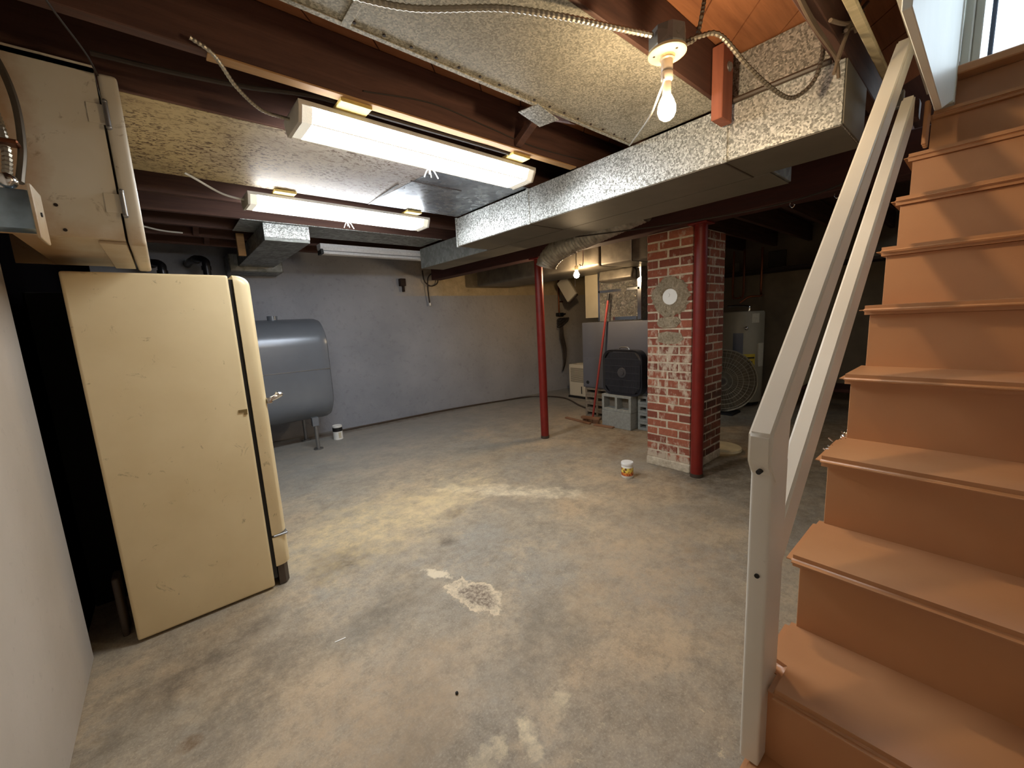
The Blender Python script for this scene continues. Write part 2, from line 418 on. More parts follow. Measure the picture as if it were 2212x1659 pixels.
# ------------------------------------------------------------ shell
ZJ = 2.17
struct('floor', B().box(-1.5, 7.0, -1.0, 6.0, -.12, 0), 'floor')
struct('wall_left', B().box(-1.5, -.41, -1.0, 2.335, 0, 2.40, .004), 'left_wall')
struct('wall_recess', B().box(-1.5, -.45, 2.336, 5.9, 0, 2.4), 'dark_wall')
b = B(); b.prism([(-1.4, 5.72), (1.6, 5.54), (5.2, 5.17), (7.0, 4.99), (7.0, 6.0), (-1.4, 6.0)], XY, 0, 2.39)
struct('wall_far', b, 'far_wall')
struct('wall_back', B().box(6.72, 7.0, -1.0, 5.05, 0, 2.40), 'back_wall')
struct('wall_right', B().box(-.71, 7.0, -1.0, -.70, 0, 2.40), 'left_wall')
# stairwell shaft above the joists
struct('wall_stairwell_right', B().box(-.71, 2.60, -.82, -.70, 2.40, 4.4), 'upper_wall')
struct('wall_stairwell_near', B().box(.20, .30, -.70, .19, 2.40, 4.4), 'upper_wall')
struct('wall_stairwell_left', B().box(.30, 2.60, .19, .25, 2.17, 4.4), 'upper_wall')
struct('ceiling_stairwell', B().box(.20, 2.7, -.82, .25, 4.4, 4.5), 'upper_wall')
# ceiling: backing, planks and joists
ceil = struct('ceiling', B().box(-1.5, 7.0, .19, 6.0, 2.392, 2.41), 'joist')
struct('ceiling_near', B().box(-1.5, .30, -1.0, .188, 2.37, 2.41), 'joist')
struct('ceiling_behind_door', B().box(2.82, 7.0, -1.0, .188, 2.16, 2.19), 'joist')
for i in range(16):          # diagonal subfloor planks
    x = -.9+i*.245
    b = B(); b.prism([(0,0),(.238,0),(.238+1.42,1.42),(1.42,1.42)], XY, 0, .02)
    o = obj('plank', b, 'plank', ceil, base=(0,0,0)); o.location = Vector((x-.22, .20, 2.371))-Vector(ceil.location)
def joist(y, x0, x1, z0=ZJ, z1=2.37, name='joist', t=.042):
    return obj(name, B().box(x0, x1, y-t/2, y+t/2, z0, z1, .003), 'joist', ceil)
for y in (.83, 1.24, 1.635, 2.04, 2.45, 2.85, 3.27, 3.70, 4.10, 4.5, 4.9):
    joist(y, -1.5 if y > 2.4 else -.6, 6.9)
joist(.419, -.6, 6.9)
joist(0, -.6, .28); joist(-.4, -.6, .28)
# cross bridging between joists
for (x, y) in ((1.22, .83), (1.50, 1.24), (1.47, 1.635), (1.30, 2.45), (.9, 3.70), (.35, 4.1), (.9, 4.1), (.45, 4.5), (1.1, 4.5), (2.4, 3.7)):
    for s in (-1, 1):
        r = Matrix.Rotation(s*math.radians(26), 4, 'X')
        b = B().box(x-.02+s*.022, x+.02+s*.022, y+.02, y+.39, 2.25, 2.285, .002, 1, r)
        obj('bridging', b, 'joist', ceil)
obj('lit_joist_face', B().box(.22, 1.93, 1.612, 1.658, 2.163, 2.169, .001), 'tanwood', ceil)  # tan strip paints the joist's underside as lit by the nearest light
obj('sill_plate', B().box(2.9, 6.6, 5.16, 5.24, 2.12, 2.17, .004), 'girder', ceil)
# posts of short wood seen by the tank pipes
for (x, y, z0, dx) in ((.60, 4.35, 2.01, .0),):
    obj('blocking', B().box(x, x+dx+.06, y, y+.04, z0, 2.20, .003), 'tanwood', ceil)

girder = tag(obj('girder', B().box(3.02, 3.17, -.65, 5.24, 1.952, 2.168, .006), 'girder'), 'dark red painted main timber girder resting on the brick column and red posts', 'beam')

# ------------------------------------------------------------ door at top of stairs
door = struct('door_1', B().box(2.62, 2.70, .137, .165, 2.24, 4.3, .004).box(2.62, 2.70, -.70, -.66, 2.24, 4.3).box(2.62, 2.70, -.66, .137, 4.2, 4.3), 'white')
obj('door_threshold', B().box(2.58, 2.74, -.70, .19, 2.205, 2.238, .01, 3), 'stair', door)
st = obj('door_stile', B().box(2.655, 2.69, .112, .137, 2.24, 4.2, .004).box(2.655, 2.69, -.66, -.60, 2.24, 4.2, .004).box(2.655, 2.69, -.60, .112, 2.24, 2.262, .003).box(2.655, 2.69, -.60, .112, 4.08, 4.2, .003), 'white', door)
obj('mullion', B().box(2.66, 2.684, .078, .092, 2.26, 4.08, .003), 'door_paint', door)
obj('muntin', B().box(2.66, 2.684, -.6, .112, 2.62, 2.65, .003), 'door_paint', door)
obj('pane', B().box(2.671, 2.675, -.6, .112, 2.26, 4.08), 'glass', door)
struct('trim_1', B().box(2.575, 2.625, .165, .225, 2.10, 4.3, .004), 'white')
b = B(); b.prism([(.30,1.93),(1.23,1.93),(2.08,1.945),(2.45,2.075),(2.52,2.30),(2.52,3.3),(.30,3.3)], XZ, .166, .186, .002, 1)
# the panel hangs from the stairwell framing
b2 = B(); b2.prism([(1.30,1.925),(2.08,1.94),(2.45,2.07),(2.45,3.4),(1.30,3.4)], XZ, .160, .178, .002, 1)
b.bm.free()
struct('trim_2', b2, 'white')

# ------------------------------------------------------------ staircase
RUN, RIS, YL = .201, .186, .262
stair = thing('staircase', 'enclosed terracotta painted wooden staircase rising to the bright door', 'staircase', (.42, -.2, 0))
def nx(k): return .413+RUN*(k-1)
for k in range(1, 12):
    x0, z = nx(k), RIS*k; x1 = x0+RUN+.052
    if k == 3: out = [(x0, -.66), (x1, -.66), (x1, YL), (.905, YL), (.896, .229), (x0, .229)]
    elif k == 11: out = [(x0, -.66), (x1, -.66), (x1, YL-.04), (x0, YL-.04)]
    else: out = [(x0, -.66), (x1, -.66), (x1, YL), (x0+.006, YL)]
    b = B(); b.prism(out, XY, z-.028, z, .0128, 5)
    obj('tread', b, 'stair', stair, smooth=True)
for k in range(1, 13):
    x = nx(k)+.032; z0 = RIS*(k-1)-(.002 if k > 1 else 0)
    yl = .238 if k < 11 else .215
    obj('riser', B().box(x, x+.016, -.66, yl, z0, RIS*k-.0285, .001), 'stair', stair)
for y in (.17, -.62):
    pts = []
    for k in range(1, 12):
        pts += [(nx(k)+.05, RIS*(k-1) if k > 1 else 0), (nx(k)+.05, RIS*k-.03)]
    pts += [(nx(11)+.2, RIS*11-.03), (nx(11)+.2, RIS*11-.36), (nx(1)+.35, 0)]
    b = B(); b.prism(pts, XZ, y, y+.035); obj('stringer', b, 'stair', stair)
for i, (x, z) in enumerate(((2.25, 1.9), (2.27, 1.9))):
    pass
b = B()
for x in (2.235, 2.262, 2.29): b.box(x, x+.012, .205, .218, 1.88, 2.03, .003)
obj('side_moulding', b, 'stair', stair)

# ------------------------------------------------------------ handrail
rail = thing('handrail', 'cream white painted stair handrail of two sloping boards on a newel post', 'handrail', (.845, .25, .373))
obj('newel_post', B().box(.806, .898, .233, .269, .373, 1.02, .006, 3), 'rail', rail, smooth=True)
def board(x0, z0, x1, z1, y0, y1, h, foot=None):
    """sloping board; x0,z0 upper edge at the low end"""
    s = (z1-z0)/(x1-x0); v = h*math.sqrt(1+s*s)
    if foot: pts = [(x0, z0), (x1, z1), (x1+.05, z1-v+.05*s+.03), (x0+.105, z0+.105*s-v+.02), (x0+.095, z0-.10), (x0+.03, z0-.10), (x0, z0-.055)]
    else: pts = [(x0, z0), (x1, z1), (x1, z1-v), (x0, z0-v)]
    b = B(); b.prism(pts, XZ, y0, y1, .005, 3); return b
obj('upper_rail', board(.790, 1.085, 1.955, 2.15,   .231, .271, .080, True), 'rail', rail, smooth=True)
obj('lower_rail', board(.895, .88, 2.16, 2.04, .236, .272, .078), 'rail', rail, smooth=True)
for z in (1.015, .80):
    obj('screw_hole', B().cyl((.7875 if z > .95 else .803, .250, z), (.800 if z > .95 else .812, .250, z), .0045, n=12), 'black', rail)

# ------------------------------------------------------------ refrigerator
fr = thing('refrigerator', 'tall yellowed cream vintage refrigerator standing side-on by the left wall', 'refrigerator', (0, 2.62, 0))
b = B().box(-.27, .262, 2.30, 2.92, .012, 1.588, .012, 3)
obj('body', b, 'fridge', fr, smooth=True)
obj('gasket', B().box(.262, .280, 2.312, 2.905, .05, 1.57), 'black', fr)
def doorpiece(z0, z1, x1=.350, crown=0.0):
    """door slab with rounded vertical edges and, if crown, a rounded top"""
    t = bmesh.new(); n = 8; L = []; C_ = max(crown, .004)
    lv = [(z0, .004), (z0+.004, 0)]+[(z1-C_+C_*math.sin(a), C_*(1-math.cos(a))) for a in [i/6*PI/2 for i in range(7)]]
    for z, ins in lv:
        xa, ya, yb = x1-ins, 2.30+ins*.35, 2.915-ins*.35; rr = .05
        out = [(.279, ya), (.279, yb)]
        out += [(xa-rr+rr*math.sin(a), yb-rr+rr*math.cos(a)) for a in [i/n*PI/2 for i in range(n+1)]]
        out += [(xa-rr+rr*math.cos(a), ya+rr-rr*math.sin(a)) for a in [i/n*PI/2 for i in range(n+1)]]
        L.append([t.verts.new((max(u, .279), v, z)) for u, v in out])
    for A, Bq in zip(L, L[1:]):
        for k in range(len(A)): t.faces.new((A[k], A[(k+1) % len(A)], Bq[(k+1) % len(A)], Bq[k]))
    t.faces.new(L[0]); t.faces.new(L[-1][::-1]); bmesh.ops.recalc_face_normals(t, faces=t.faces[:])
    b = B(); b.add(t); return b
dr = obj('door', doorpiece(.285, 1.590, crown=.045), 'fridge', fr, smooth=True)
obj('lower_panel', doorpiece(.115, .272), 'fridge', fr, smooth=True)
obj('trim_strip', B().box(.285, .352, 2.298, 2.916, .273, .284, .003), 'steel', fr)
kb = B(); kb.prism([(.285,2.312),(.285,2.90),(.315,2.90),(.335,2.87),(.335,2.34),(.315,2.312)], XY, .005, .113); obj('kick_plate', kb, 'rubberbase', fr)
hb = B(); hb.box(.348, .372, 2.315, 2.345, .965, .995, .005, 2)
hb.tube([(.362, 2.33, .982), (.395, 2.33, .995), (.412, 2.34, 1.0), (.422, 2.38, .998), (.42, 2.44, .995)], .013, 10)
hb.sph((.405, 2.33, 1.003), .016, 1.2, 1, .8, 12)
obj('handle', hb, 'chrome', dr, smooth=True)
obj('latch_plate', B().box(.222, .257, 2.296, 2.3005, .945, .958).box(.243, .256, 2.296, 2.3005, .932, .9455), 'labelbrown', fr)
# added black sheet for shade, and something pale stored behind the refrigerator
tag(obj('gap_shade_sheet', B().box(-.445, -.275, 2.80, 2.83, 0, 1.55, .002), 'gap_shade'), 'added black sheet that keeps the gap behind the refrigerator dark', 'board')
tag(obj('upright_slat', B().box(-.325, -.300, 2.40, 2.50, .0, .28, .01, 3), 'rubberbase', smooth=True), 'dim grey upright slat standing low in the gap behind the refrigerator', 'board')

# ------------------------------------------------------------ wall cabinet
cb = thing('wall_cabinet', 'stained white metal cabinet hung high on the left wall above the refrigerator', 'cabinet', (-.22, 2.2, 1.64))
b = B().box(-.41, -.052, 1.90, 1.915, 1.645, 2.172).box(-.41, -.052, 2.56, 2.575, 1.645, 2.165).box(-.41, -.052, 1.9, 2.575, 2.15, 2.165)
b.box(-.30, -.052, 1.915, 2.56, 1.645, 1.66).box(-.30, -.29, 1.915, 2.56, 1.66, 2.15)
obj('body', b, 'cabinet', cb)
obj('bottom_lip', B().box(-.12, -.052, 1.93, 2.55, 1.634, 1.645, .002), 'cabinet', cb)
cd = obj('door', B().box(-.046, .0, 1.895, 2.58, 1.628, 2.155, .012, 3), 'cabinet', cb, smooth=True)
for z in (2.03, 1.76):
    hb = B().cyl((-.040, 1.889, z-.035), (-.040, 1.889, z+.035), .007, n=12).sph((-.04, 1.889, z+.038), .008, n=10).sph((-.04, 1.889, z-.038), .008, n=10)
    hg = obj('hinge', hb, 'steel', cb, smooth=True)
    obj('hinge_leaf', B().box(-.085, -.045, 1.8965, 1.899, z-.03, z+.03, .001), 'cabinet', hg)
for (x, z) in ((-.196, 1.737), (-.187, 1.664)):
    obj('screw_hole', B().cyl((x, 1.8985, z), (x, 1.903, z), .005, n=12), 'darkbrown', cb)

# junction box and conduits left of it
jb = thing('junction_box', 'shiny metal junction box with white cover at the foot of the cabinet', 'electrical box', (-.24, 1.70, 1.60))
obj('box', B().box(-.32, -.215, 1.66, 1.73, 1.615, 1.715, .006, 2), 'boxsteel', jb, smooth=True)
obj('cover', B().box(-.214, -.206, 1.635, 1.75, 1.59, 1.725, .002), 'cabinet', jb)
obj('connector', B().cyl((-.26, 1.69, 1.715), (-.26, 1.69, 1.745), .018, n=16).sph((-.25, 1.675, 1.735), .02, n=12), 'chrome', jb, smooth=True)
obj('fastener', B().cyl((-.21, 1.69, 1.66), (-.203, 1.69, 1.66), .006, n=10), 'black', jb)
def cable(name, pts, r, mat, label, cat='cable', ridge=0, n=8, group=None, step=None):
    b = B().tube(pts, r, n, step or (r*.55 if ridge else r*2), ridge)
    return tag(obj(name, b, mat, smooth=not ridge), label, cat, group)
cable('conduit', [(-.255, 1.71, 1.745), (-.250, 1.74, 1.83), (-.265, 1.80, 1.95), (-.31, 1.84, 2.10), (-.36, 1.86, 2.25)], .011, 'bx', 'inner flexible metal conduit rising from the left junction box, curving left', 'conduit', .22)
cable('conduit', [(-.235, 1.72, 1.745), (-.222, 1.76, 1.85), (-.222, 1.80, 1.98), (-.245, 1.84, 2.10), (-.29, 1.86, 2.2)], .009, 'bxdark', 'thin grey cable on the outer side of the conduit on the stained cabinet', 'cable')
cable('conduit', [(-.285, 1.70, 1.745), (-.30, 1.72, 1.84), (-.33, 1.76, 1.98), (-.37, 1.8, 2.08)], .011, 'bx', 'leftmost flexible conduit above the junction box at the frame edge', 'conduit', .22)
tag(obj('cable_strap', B().box(-.30, -.222, 1.712, 1.755, 1.842, 1.853, .003), 'copper'), 'rusty brown strap tying the conduits on the cabinet side', 'strap')

# ------------------------------------------------------------ oil tank
tk = thing('oil_tank', 'large grey steel oil tank on pipe legs against the far wall', 'tank', (.6, 5.07, 0))
def oval(hw, hh, n=14):
    P = []
    for i in range(n+1):
        a = i/n*PI; P.append((hw*math.cos(a), hh-hw+hw*math.sin(a)))
    for i in range(n+1):
        a = PI+i/n*PI; P.append((hw*math.cos(a), -(hh-hw)+hw*math.sin(a)))
    return P
b = B(); t = bmesh.new(); rings = []
for (x, s) in ((-.2, .78), (-.185, .92), (-.15, .985), (-.11, 1), (1.29, 1), (1.335, .985), (1.37, .93), (1.385, .80)):
    rings.append([t.verts.new((x, 5.07+u*(1 if s == 1 else (s*.6+.4)) , .885+v*(1 if s == 1 else s*.5+.5))) for u, v in oval(.29, .575)])
for A, Bq in zip(rings, rings[1:]):
    for i in range(len(A)):
        j = (i+1) % len(A); t.faces.new((A[i], A[j], Bq[j], Bq[i]))
t.faces.new(rings[0]); t.faces.new(rings[-1][::-1]); bmesh.ops.recalc_face_normals(t, faces=t.faces[:]); b.add(t)
obj('shell', b, 'tank', tk, smooth=True)
obj('weld_seam', B().box(-.1, 1.372, 4.776, 4.783, .893, .900), 'steel', tk)
for (x, y) in ((1.15, 4.80), (1.15, 5.32), (.0, 4.80), (.0, 5.32)):
    lg = obj('leg', B().cyl((x, y, .012), (x, y, .34), .020, n=16), 'steel', tk, smooth=True)
    obj('foot_plate', B().cyl((x, y, 0), (x, y, .012), .05, n=20), 'steel', lg)
    obj('leg_bracket', B().box(x-.035, x+.035, y-.028, y+.028, .27, .37, .004), 'tank', lg)
obj('filler_cap', B().cyl((.92, 5.07, 1.44), (.92, 5.07, 1.50), .05), 'tank', tk, smooth=True)
for x, lab in ((.075, 'black oil tank fill pipe elbow just left of its twin near the cabinet door'), (.415, 'black oil tank vent pipe with elbow, nearer to the middle of the room')):
    z = 2.03 if x < .3 else 2.085
    b = B().tube([(x-.12, 5.60, z), (x-.10, 5.35, z), (x-.05, 5.17, z), (x, 5.10, z-.03), (x, 5.08, z-.11), (x, 5.08, 1.48)], .034, 14, .02)
    b.cyl((x, 5.085, z-.12), (x, 5.085, z-.08), .042, n=16).cyl((x-.075, 5.26, z), (x-.06, 5.21, z), .042, n=16)
    tag(obj('vent_pipe', b, 'pipe', smooth=True), lab, 'pipe')

def tub(name, x, y, r, h, lab):
    t = thing(name, lab, 'can' if 'can' in name else 'tub', (x, y, 0)); return t
pcn = tub('paint_can', 1.45, 5.06, .055, .17, 'small white labelled paint can on the floor beside the oil tank')
obj('body', B().lathe([(0,0),(.055,0),(.057,.004),(.055,.01),(.055,.16),(.057,.165),(.053,.172),(.048,.166),(0,.166)], (1.45, 5.06, 0)), 'tub', pcn, smooth=True)
obj('label', B().lathe([(.0556,.10),(.0558,.10),(.0558,.148),(.0556,.148)], (1.45, 5.06, 0), n=24), 'black', pcn)
obj('wall_hole_rag', B().box(1.44,1.47,5.003,5.0046,.02,.09), 'label', pcn)
cp = tub('white_tub', 2.73, 1.825, .048, .125, 'white plastic tub with orange label standing on the open floor')
obj('body', B().lathe([(0,0),(.043,0),(.047,.006),(.047,.10),(.045,.104),(.045,.108),(0,.108)], (2.73, 1.825, 0)), 'tub', cp, smooth=True)
obj('lid', B().lathe([(0,.108),(.049,.108),(.050,.112),(.050,.126),(.047,.130),(0,.130)], (2.73, 1.825, 0)), 'tub', cp, smooth=True)
g = G('orange_label', .5)
xs = g.xyz(); c = g.ramp(xs[2], [(.028, S(222,120,60)), (.045, S(235,150,60)), (.05, S(240,214,90)), (.085, S(244,226,120))])
c = g.mix(g.mr(g.noise(60, 3), .52, .56, 0, .9), c, S(168,64,34)); c = g.mix(g.mr(g.noise(45, 2, vec=g.mapping(loc=(3,3,3))), .60, .63, 0, 1), c, S(60,48,30)); g.color(c); M['olabel'] = g.m
obj('label', B().lathe([(.0475,.022),(.0478,.022),(.0478,.088),(.0475,.088)], (2.73, 1.825, 0)), 'olabel', cp, smooth=True)

# ------------------------------------------------------------ brick column
colm = thing('brick_column', 'square red brick chimney column with whitish mortar and a plugged flue hole', 'column', (3.41, 1.68, 0))
X0, X1, Y0, Y1, NC = 3.12, 3.70, 1.495, 1.878, 28
CHH = 1.95/NC
obj('mortar_core', B().box(X0+.003, X1-.003, Y0+.003, Y1-.003, 0, 1.95), 'mortar', colm)
cache = {}
def brickmesh(lx, ly):
    k = (round(lx, 3), round(ly, 3))
    if k not in cache:
        t = B().box(-lx/2, lx/2, -ly/2, ly/2, -.029, .029, .004).bm
        me = bpy.data.meshes.new('brick'); t.to_mesh(me); t.free(); me.materials.append(M['brick']); cache[k] = me
    return cache[k]
CB = Vector(colm.location)
def brick(x0, x1, y0, y1, z):
    o = bpy.data.objects.new('brick', brickmesh(x1-x0, y1-y0)); COL.objects.link(o); o.parent = colm
    j = .0015
    o.location = Vector(((x0+x1)/2+random.uniform(-j, j), (y0+y1)/2+random.uniform(-j, j), z+random.uniform(-j, j)))-CB
    o.rotation_euler = (random.uniform(-.006, .006), random.uniform(-.006, .006), random.uniform(-.008, .008))
D = .095; J = .013
def run(a, b, parts):
    tot = b-a-J*(len(parts)-1); s = sum(parts); p = a; out = []
    for q in parts: out.append((p, p+tot*q/s)); p += tot*q/s+J
    return out
for k in range(NC):
    z = (k+.5)*CHH
    if k == 0: continue
    if k % 2:
        for s0, s1 in run(Y0, Y1, (1, .9)):
            brick(X0, X0+D, s0, s1, z); brick(X1-D, X1, s0, s1, z)
        for s0, s1 in run(X0+D+J, X1-D-J, (1, 1)):
            brick(s0, s1, Y0, Y0+D, z); brick(s0, s1, Y1-D, Y1, z)
    else:
        for s0, s1 in run(X0, X1, (1, 1, 1)):
            brick(s0, s1, Y0, Y0+D, z); brick(s0, s1, Y1-D, Y1, z)
        for s0, s1 in run(Y0+D+J, Y1-D-J, (1,)):
            brick(X0, X0+D, s0, s1, z); brick(X1-D, X1, s0, s1, z)
obj('footing', B().box(X0-.006, X1+.004, Y0-.004, Y1+.006, 0, .072, .01, 2), 'mortar', colm)
R90 = Matrix.Rotation(-PI/2, 4, 'Y')
t = bmesh.new(); n = 48; rings = []
for q in range(7):
    rr = [.062, .075, .09, .108, .125, .142, .158][q]; hh = [.010, .020, .014, .017, .011, .010, .001][q]
    rings.append([t.verts.new((X0-.001-max(.0, hh+random.uniform(-.003, .003)), 1.672+(rr+(random.uniform(-.014, .014) if q > 3 else 0))*math.cos(2*PI*i/n)*1.0, 1.44+(rr+(random.uniform(-.012, .012) if q > 3 else 0))*math.sin(2*PI*i/n))) for i in range(n)])
for A, Bq in zip(rings, rings[1:]):
    for i in range(n): t.faces.new((A[i], A[(i+1) % n], Bq[(i+1) % n], Bq[i]))
bmesh.ops.recalc_face_normals(t, faces=t.faces[:])
b = B(); b.add(t); obj('cement_collar', b, 'cement', colm, smooth=True, label='rough ring of smeared cement')
obj('flue_plug', B().cyl((X0-.012, 1.672, 1.44), (X0+.01, 1.672, 1.44), .062, n=32).cyl((X0-.015, 1.69, 1.455), (X0-.01, 1.69, 1.455), .018, n=16), 'tub', colm, smooth=True, label='white round flue plug')
def smear(pts, h=.005):
    b = B(); b.prism(pts, YZ, X0-h, X0+.002, .002, 1); return b
obj('cement_smear', smear([(1.58,1.24),(1.61,1.28),(1.7,1.285),(1.77,1.27),(1.79,1.23),(1.77,1.20),(1.72,1.19),(1.62,1.195)]), 'cement', colm)
obj('cement_smear', smear([(1.56,1.10),(1.58,1.15),(1.7,1.165),(1.78,1.15),(1.78,1.08),(1.7,1.06),(1.6,1.065)], .004), 'cement', colm)
b = B().box(3.27, 3.29, 1.478, 1.495, .3, 1.93, .002); b.bm.free()
tag(obj('conduit', B().cyl((3.155, 1.484, 1.25), (3.155, 1.484, 1.945), .006, n=10), 'bx', smooth=True), 'thin vertical wire conduit running down the brick column behind the front red post', 'conduit')

def post(x, y, r, z, lab):
    t = thing('support_post', lab, 'post', (x, y, 0), 'red steel lally posts')
    obj('tube', B().cyl((x, y, 0.02), (x, y, z-.012), r, n=32), 'redpost', t, smooth=True)
    obj('cap_plate', B().box(x-.07, x+.07, y-.07, y+.07, z-.012, z, .002), 'redpost', t)
    obj('base_collar', B().cyl((x, y, 0), (x, y, .03), r*1.06, n=32), 'rubberbase', t, smooth=True)
post(3.09, 3.13, .044, 1.951, 'thin dark red steel post standing alone in the middle of the basement')
post(3.10, 1.428, .046, 1.951, 'nearer dark red steel post standing against the brick column')

# ------------------------------------------------------------ ducts
d1 = thing('supply_duct', 'long spangled galvanized duct running under the joists toward the stairs', 'duct', (2.1, 1.6, 1.945))
for (y0, y1, e) in ((.40, .80, .0), (.803, 2.035, .001), (2.038, 2.895, .0)):
    obj('section', B().box(1.940-e, 2.275, y0, y1, 1.945-e, 2.160, .0015), 'galv', d1)
    obj('underside', B().box(1.943, 2.276, y0+.003, y1-.003, 1.9415-e, 1.9445-e), 'duct_shade', d1)
obj('end_cap', B().box(1.942, 2.274, .394, .3985, 1.947, 2.158, .001), 'duct_shade', d1)
for y in (.80, 2.036):
    obj('drive_cleat', B().box(1.934, 1.944, y-.012, y+.012, 1.938, 2.164, .0015), 'galv', d1)
    obj('bottom_seam', B().box(1.944, 2.275, y-.003, y+.003, 1.9385, 1.9445), 'rubberbase', d1)
obj('end_flange', B().box(1.932, 1.945, 2.882, 2.900, 1.935, 2.165, .001), 'galv', d1)
obj('flange_rail', B().tube([(1.933, .44, 2.166), (1.933, .80, 2.170)], .011, 8), 'rubberbase', d1)
obj('screw', B().cyl((1.9385, .80, 1.952), (1.932, .80, 1.952), .004, n=8), 'chrome', d1)
d2 = thing('return_duct', 'narrower dull grey duct running behind the spangled one to its far end', 'duct', (2.42, 2.4, 1.945))
obj('section', B().box(2.281, 2.555, .72, 2.40, 1.946, 2.155, .0015), 'galv_dark', d2)
obj('section', B().box(2.281, 2.560, 2.402, 4.16, 1.944, 2.150, .0015), 'galv_dark', d2)
obj('underside', B().box(2.283, 2.556, .73, 4.15, 1.9405, 1.9435), 'duct_shade', d2)
obj('transition', B().box(2.10, 2.275, 2.90, 2.95, 1.95, 2.14, .002), 'galv_dark', d2)
d3 = thing('riser_duct', 'short galvanized duct box rising between joists above the long duct', 'duct', (2.1, .61, 2.172))
obj('box', B().box(1.99, 2.28, .445, .795, 2.175, 2.366, .0015), 'galv', d3)

pn = [('sheet_panel', 'galv_panel', [(-.1, .820), (1.936, .820), (1.936, 1.262), (-.1, 1.262)], 'wide dull galvanized sheet nailed under the joists around the bare bulb'),
      ('sheet_panel', 'rusty', [(-.045, 2.03), (1.28, 2.03), (1.20, 2.868), (-.045, 2.868)], 'cream rust-speckled metal sheet nailed under the joists between the two lights'),
      ('sheet_panel', 'galv_blue', [(1.283, 2.035), (1.936, 2.035), (1.936, 2.868), (1.203, 2.868)], 'bluish galvanized sheet between the speckled sheet and the long duct'),
      ('sheet_panel', 'galv_dark', [(.55, 3.68), (2.27, 3.68), (2.27, 4.12), (.55, 4.12)], 'far grey sheet panel under the joists behind the second light')]
for i, (nm, mt, pts, lab) in enumerate(pn):
    t = thing(nm, lab, 'metal sheet', (pts[0][0], pts[0][1], ZJ-.003))
    b = B(); b.prism(pts, XY, ZJ-.0025, ZJ-.0005); obj('sheet', b, mt, t)
    if i == 0:
        b = B().box(-.1, 1.93, 1.250, 1.268, ZJ-.006, ZJ-.0027, .001); obj('folded_edge', b, 'galv_panel', t)
        for k in range(16):
            x = .53+k*.088
            obj('nail', B().cyl((x, 1.235, ZJ-.0026), (x, 1.235, ZJ-.006), .005, n=8), 'darkbrown', t)
        obj('folded_tab', B().box(1.25, 1.42, 1.263, 1.36, ZJ-.008, ZJ-.004, .001, 1, Matrix.Rotation(.25, 4, 'Z')), 'galv', t)
        obj('lapped_seam', B().box(.50, .525, .825, 1.262, ZJ-.0065, ZJ-.0027, .001), 'galv_panel', t)
    if i == 2:
        obj('seam', B().box(1.24, 1.60, 2.30, 2.306, ZJ-.006, ZJ-.0027), 'darkbrown', t)
        obj('seam', B().box(1.20, 1.212, 2.40, 2.868, ZJ-.006, ZJ-.0027), 'rubberbase', t)
    if i == 3: obj('folded_edge', B().box(.55, 2.27, 3.668, 3.684, ZJ-.006, ZJ-.0027), 'galv', t)
d4 = thing('branch_duct', 'boxy grey branch duct with spangled end face running to the far wall', 'duct', (.9, 4.4, 2.02))
obj('body', B().box(.70, 1.03, 3.72, 5.2, 2.035, 2.165, .002), 'galv_dark', d4)
obj('end_face', B().box(.70, 1.03, 3.712, 3.72, 2.06, 2.165, .001), 'galv', d4)
obj('wall_boot', B().box(.62, 1.12, 5.2, 5.58, 1.98, 2.165, .01), 'galv_dark', d4)

# insulated trunk, plenum
tr = thing('trunk_duct', 'large dirty foil covered trunk duct crossing above the furnace', 'duct', (3.9, 3.2, 1.83))
obj('section', B().box(3.65, 4.35, 1.95, 2.75, 1.85, 2.14, .02, 3), 'trunk', tr, smooth=True)
obj('section', B().box(3.64, 4.36, 2.75, 5.00, 1.85, 2.14, .03, 3), 'trunk', tr, smooth=True)
obj('standing_seam', B().box(3.635, 4.2, 2.36, 2.37, 1.845, 2.142), 'steel', tr)
fx = thing('flexible_duct', 'wrinkled silver foil flexible duct drooping behind the lone red post', 'duct', (2.8, 2.3, 1.9))
b = B().tube([(2.79, 1.70, 2.075), (2.80, 2.05, 2.02), (2.80, 2.35, 1.97), (2.80, 2.58, 1.92), (2.80, 2.70, 1.85), (2.80, 2.73, 1.80)], .098, 24, .016, .07)
obj('hose', b, 'flex', fx, smooth=True)

# ------------------------------------------------------------ furnace group
fu = thing('furnace', 'grey sheet metal furnace cabinet standing on concrete blocks', 'furnace', (4.5, 2.9, .40))
obj('cabinet', B().box(4.15, 4.85, 2.38, 3.44, .402, 1.245, .008, 2), 'furnace', fu, smooth=True)
obj('lower_panel', B().box(4.146, 4.152, 2.40, 3.43, .415, .80, .001), 'furnace', fu)
obj('knockout', B().cyl((4.149, 3.36, .47), (4.140, 3.36, .47), .022, n=20), 'black', fu)
for y in (3.36, 3.24): obj('screw', B().cyl((4.15, y, .78), (4.141, y, .78), .006, n=8), 'chrome', fu)
obj('plenum', B().box(4.20, 4.80, 2.62, 3.20, 1.246, 1.85, .012, 2), 'foil', fu, smooth=True)
obj('foil_tape', B().box(4.192, 4.203, 2.62, 3.20, 1.60, 1.63, .002).box(4.192, 4.203, 2.60, 2.65, 1.26, 1.85, .002).box(4.192, 4.203, 3.18, 3.21, 1.26, 1.85, .002).box(4.188, 4.2, 2.66, 2.98, 1.262, 1.30), 'chrome', fu)
obj('plenum_cap', B().cyl((4.19, 2.83, 1.62), (4.2, 2.83, 1.62), .04, n=20), 'foil', fu)
obj('insulation_flap', B().box(4.10, 4.22, 2.66, 3.12, 1.72, 1.84, .02, 3, Matrix.Rotation(.25, 4, 'Y')), 'trunk', fu, smooth=True)
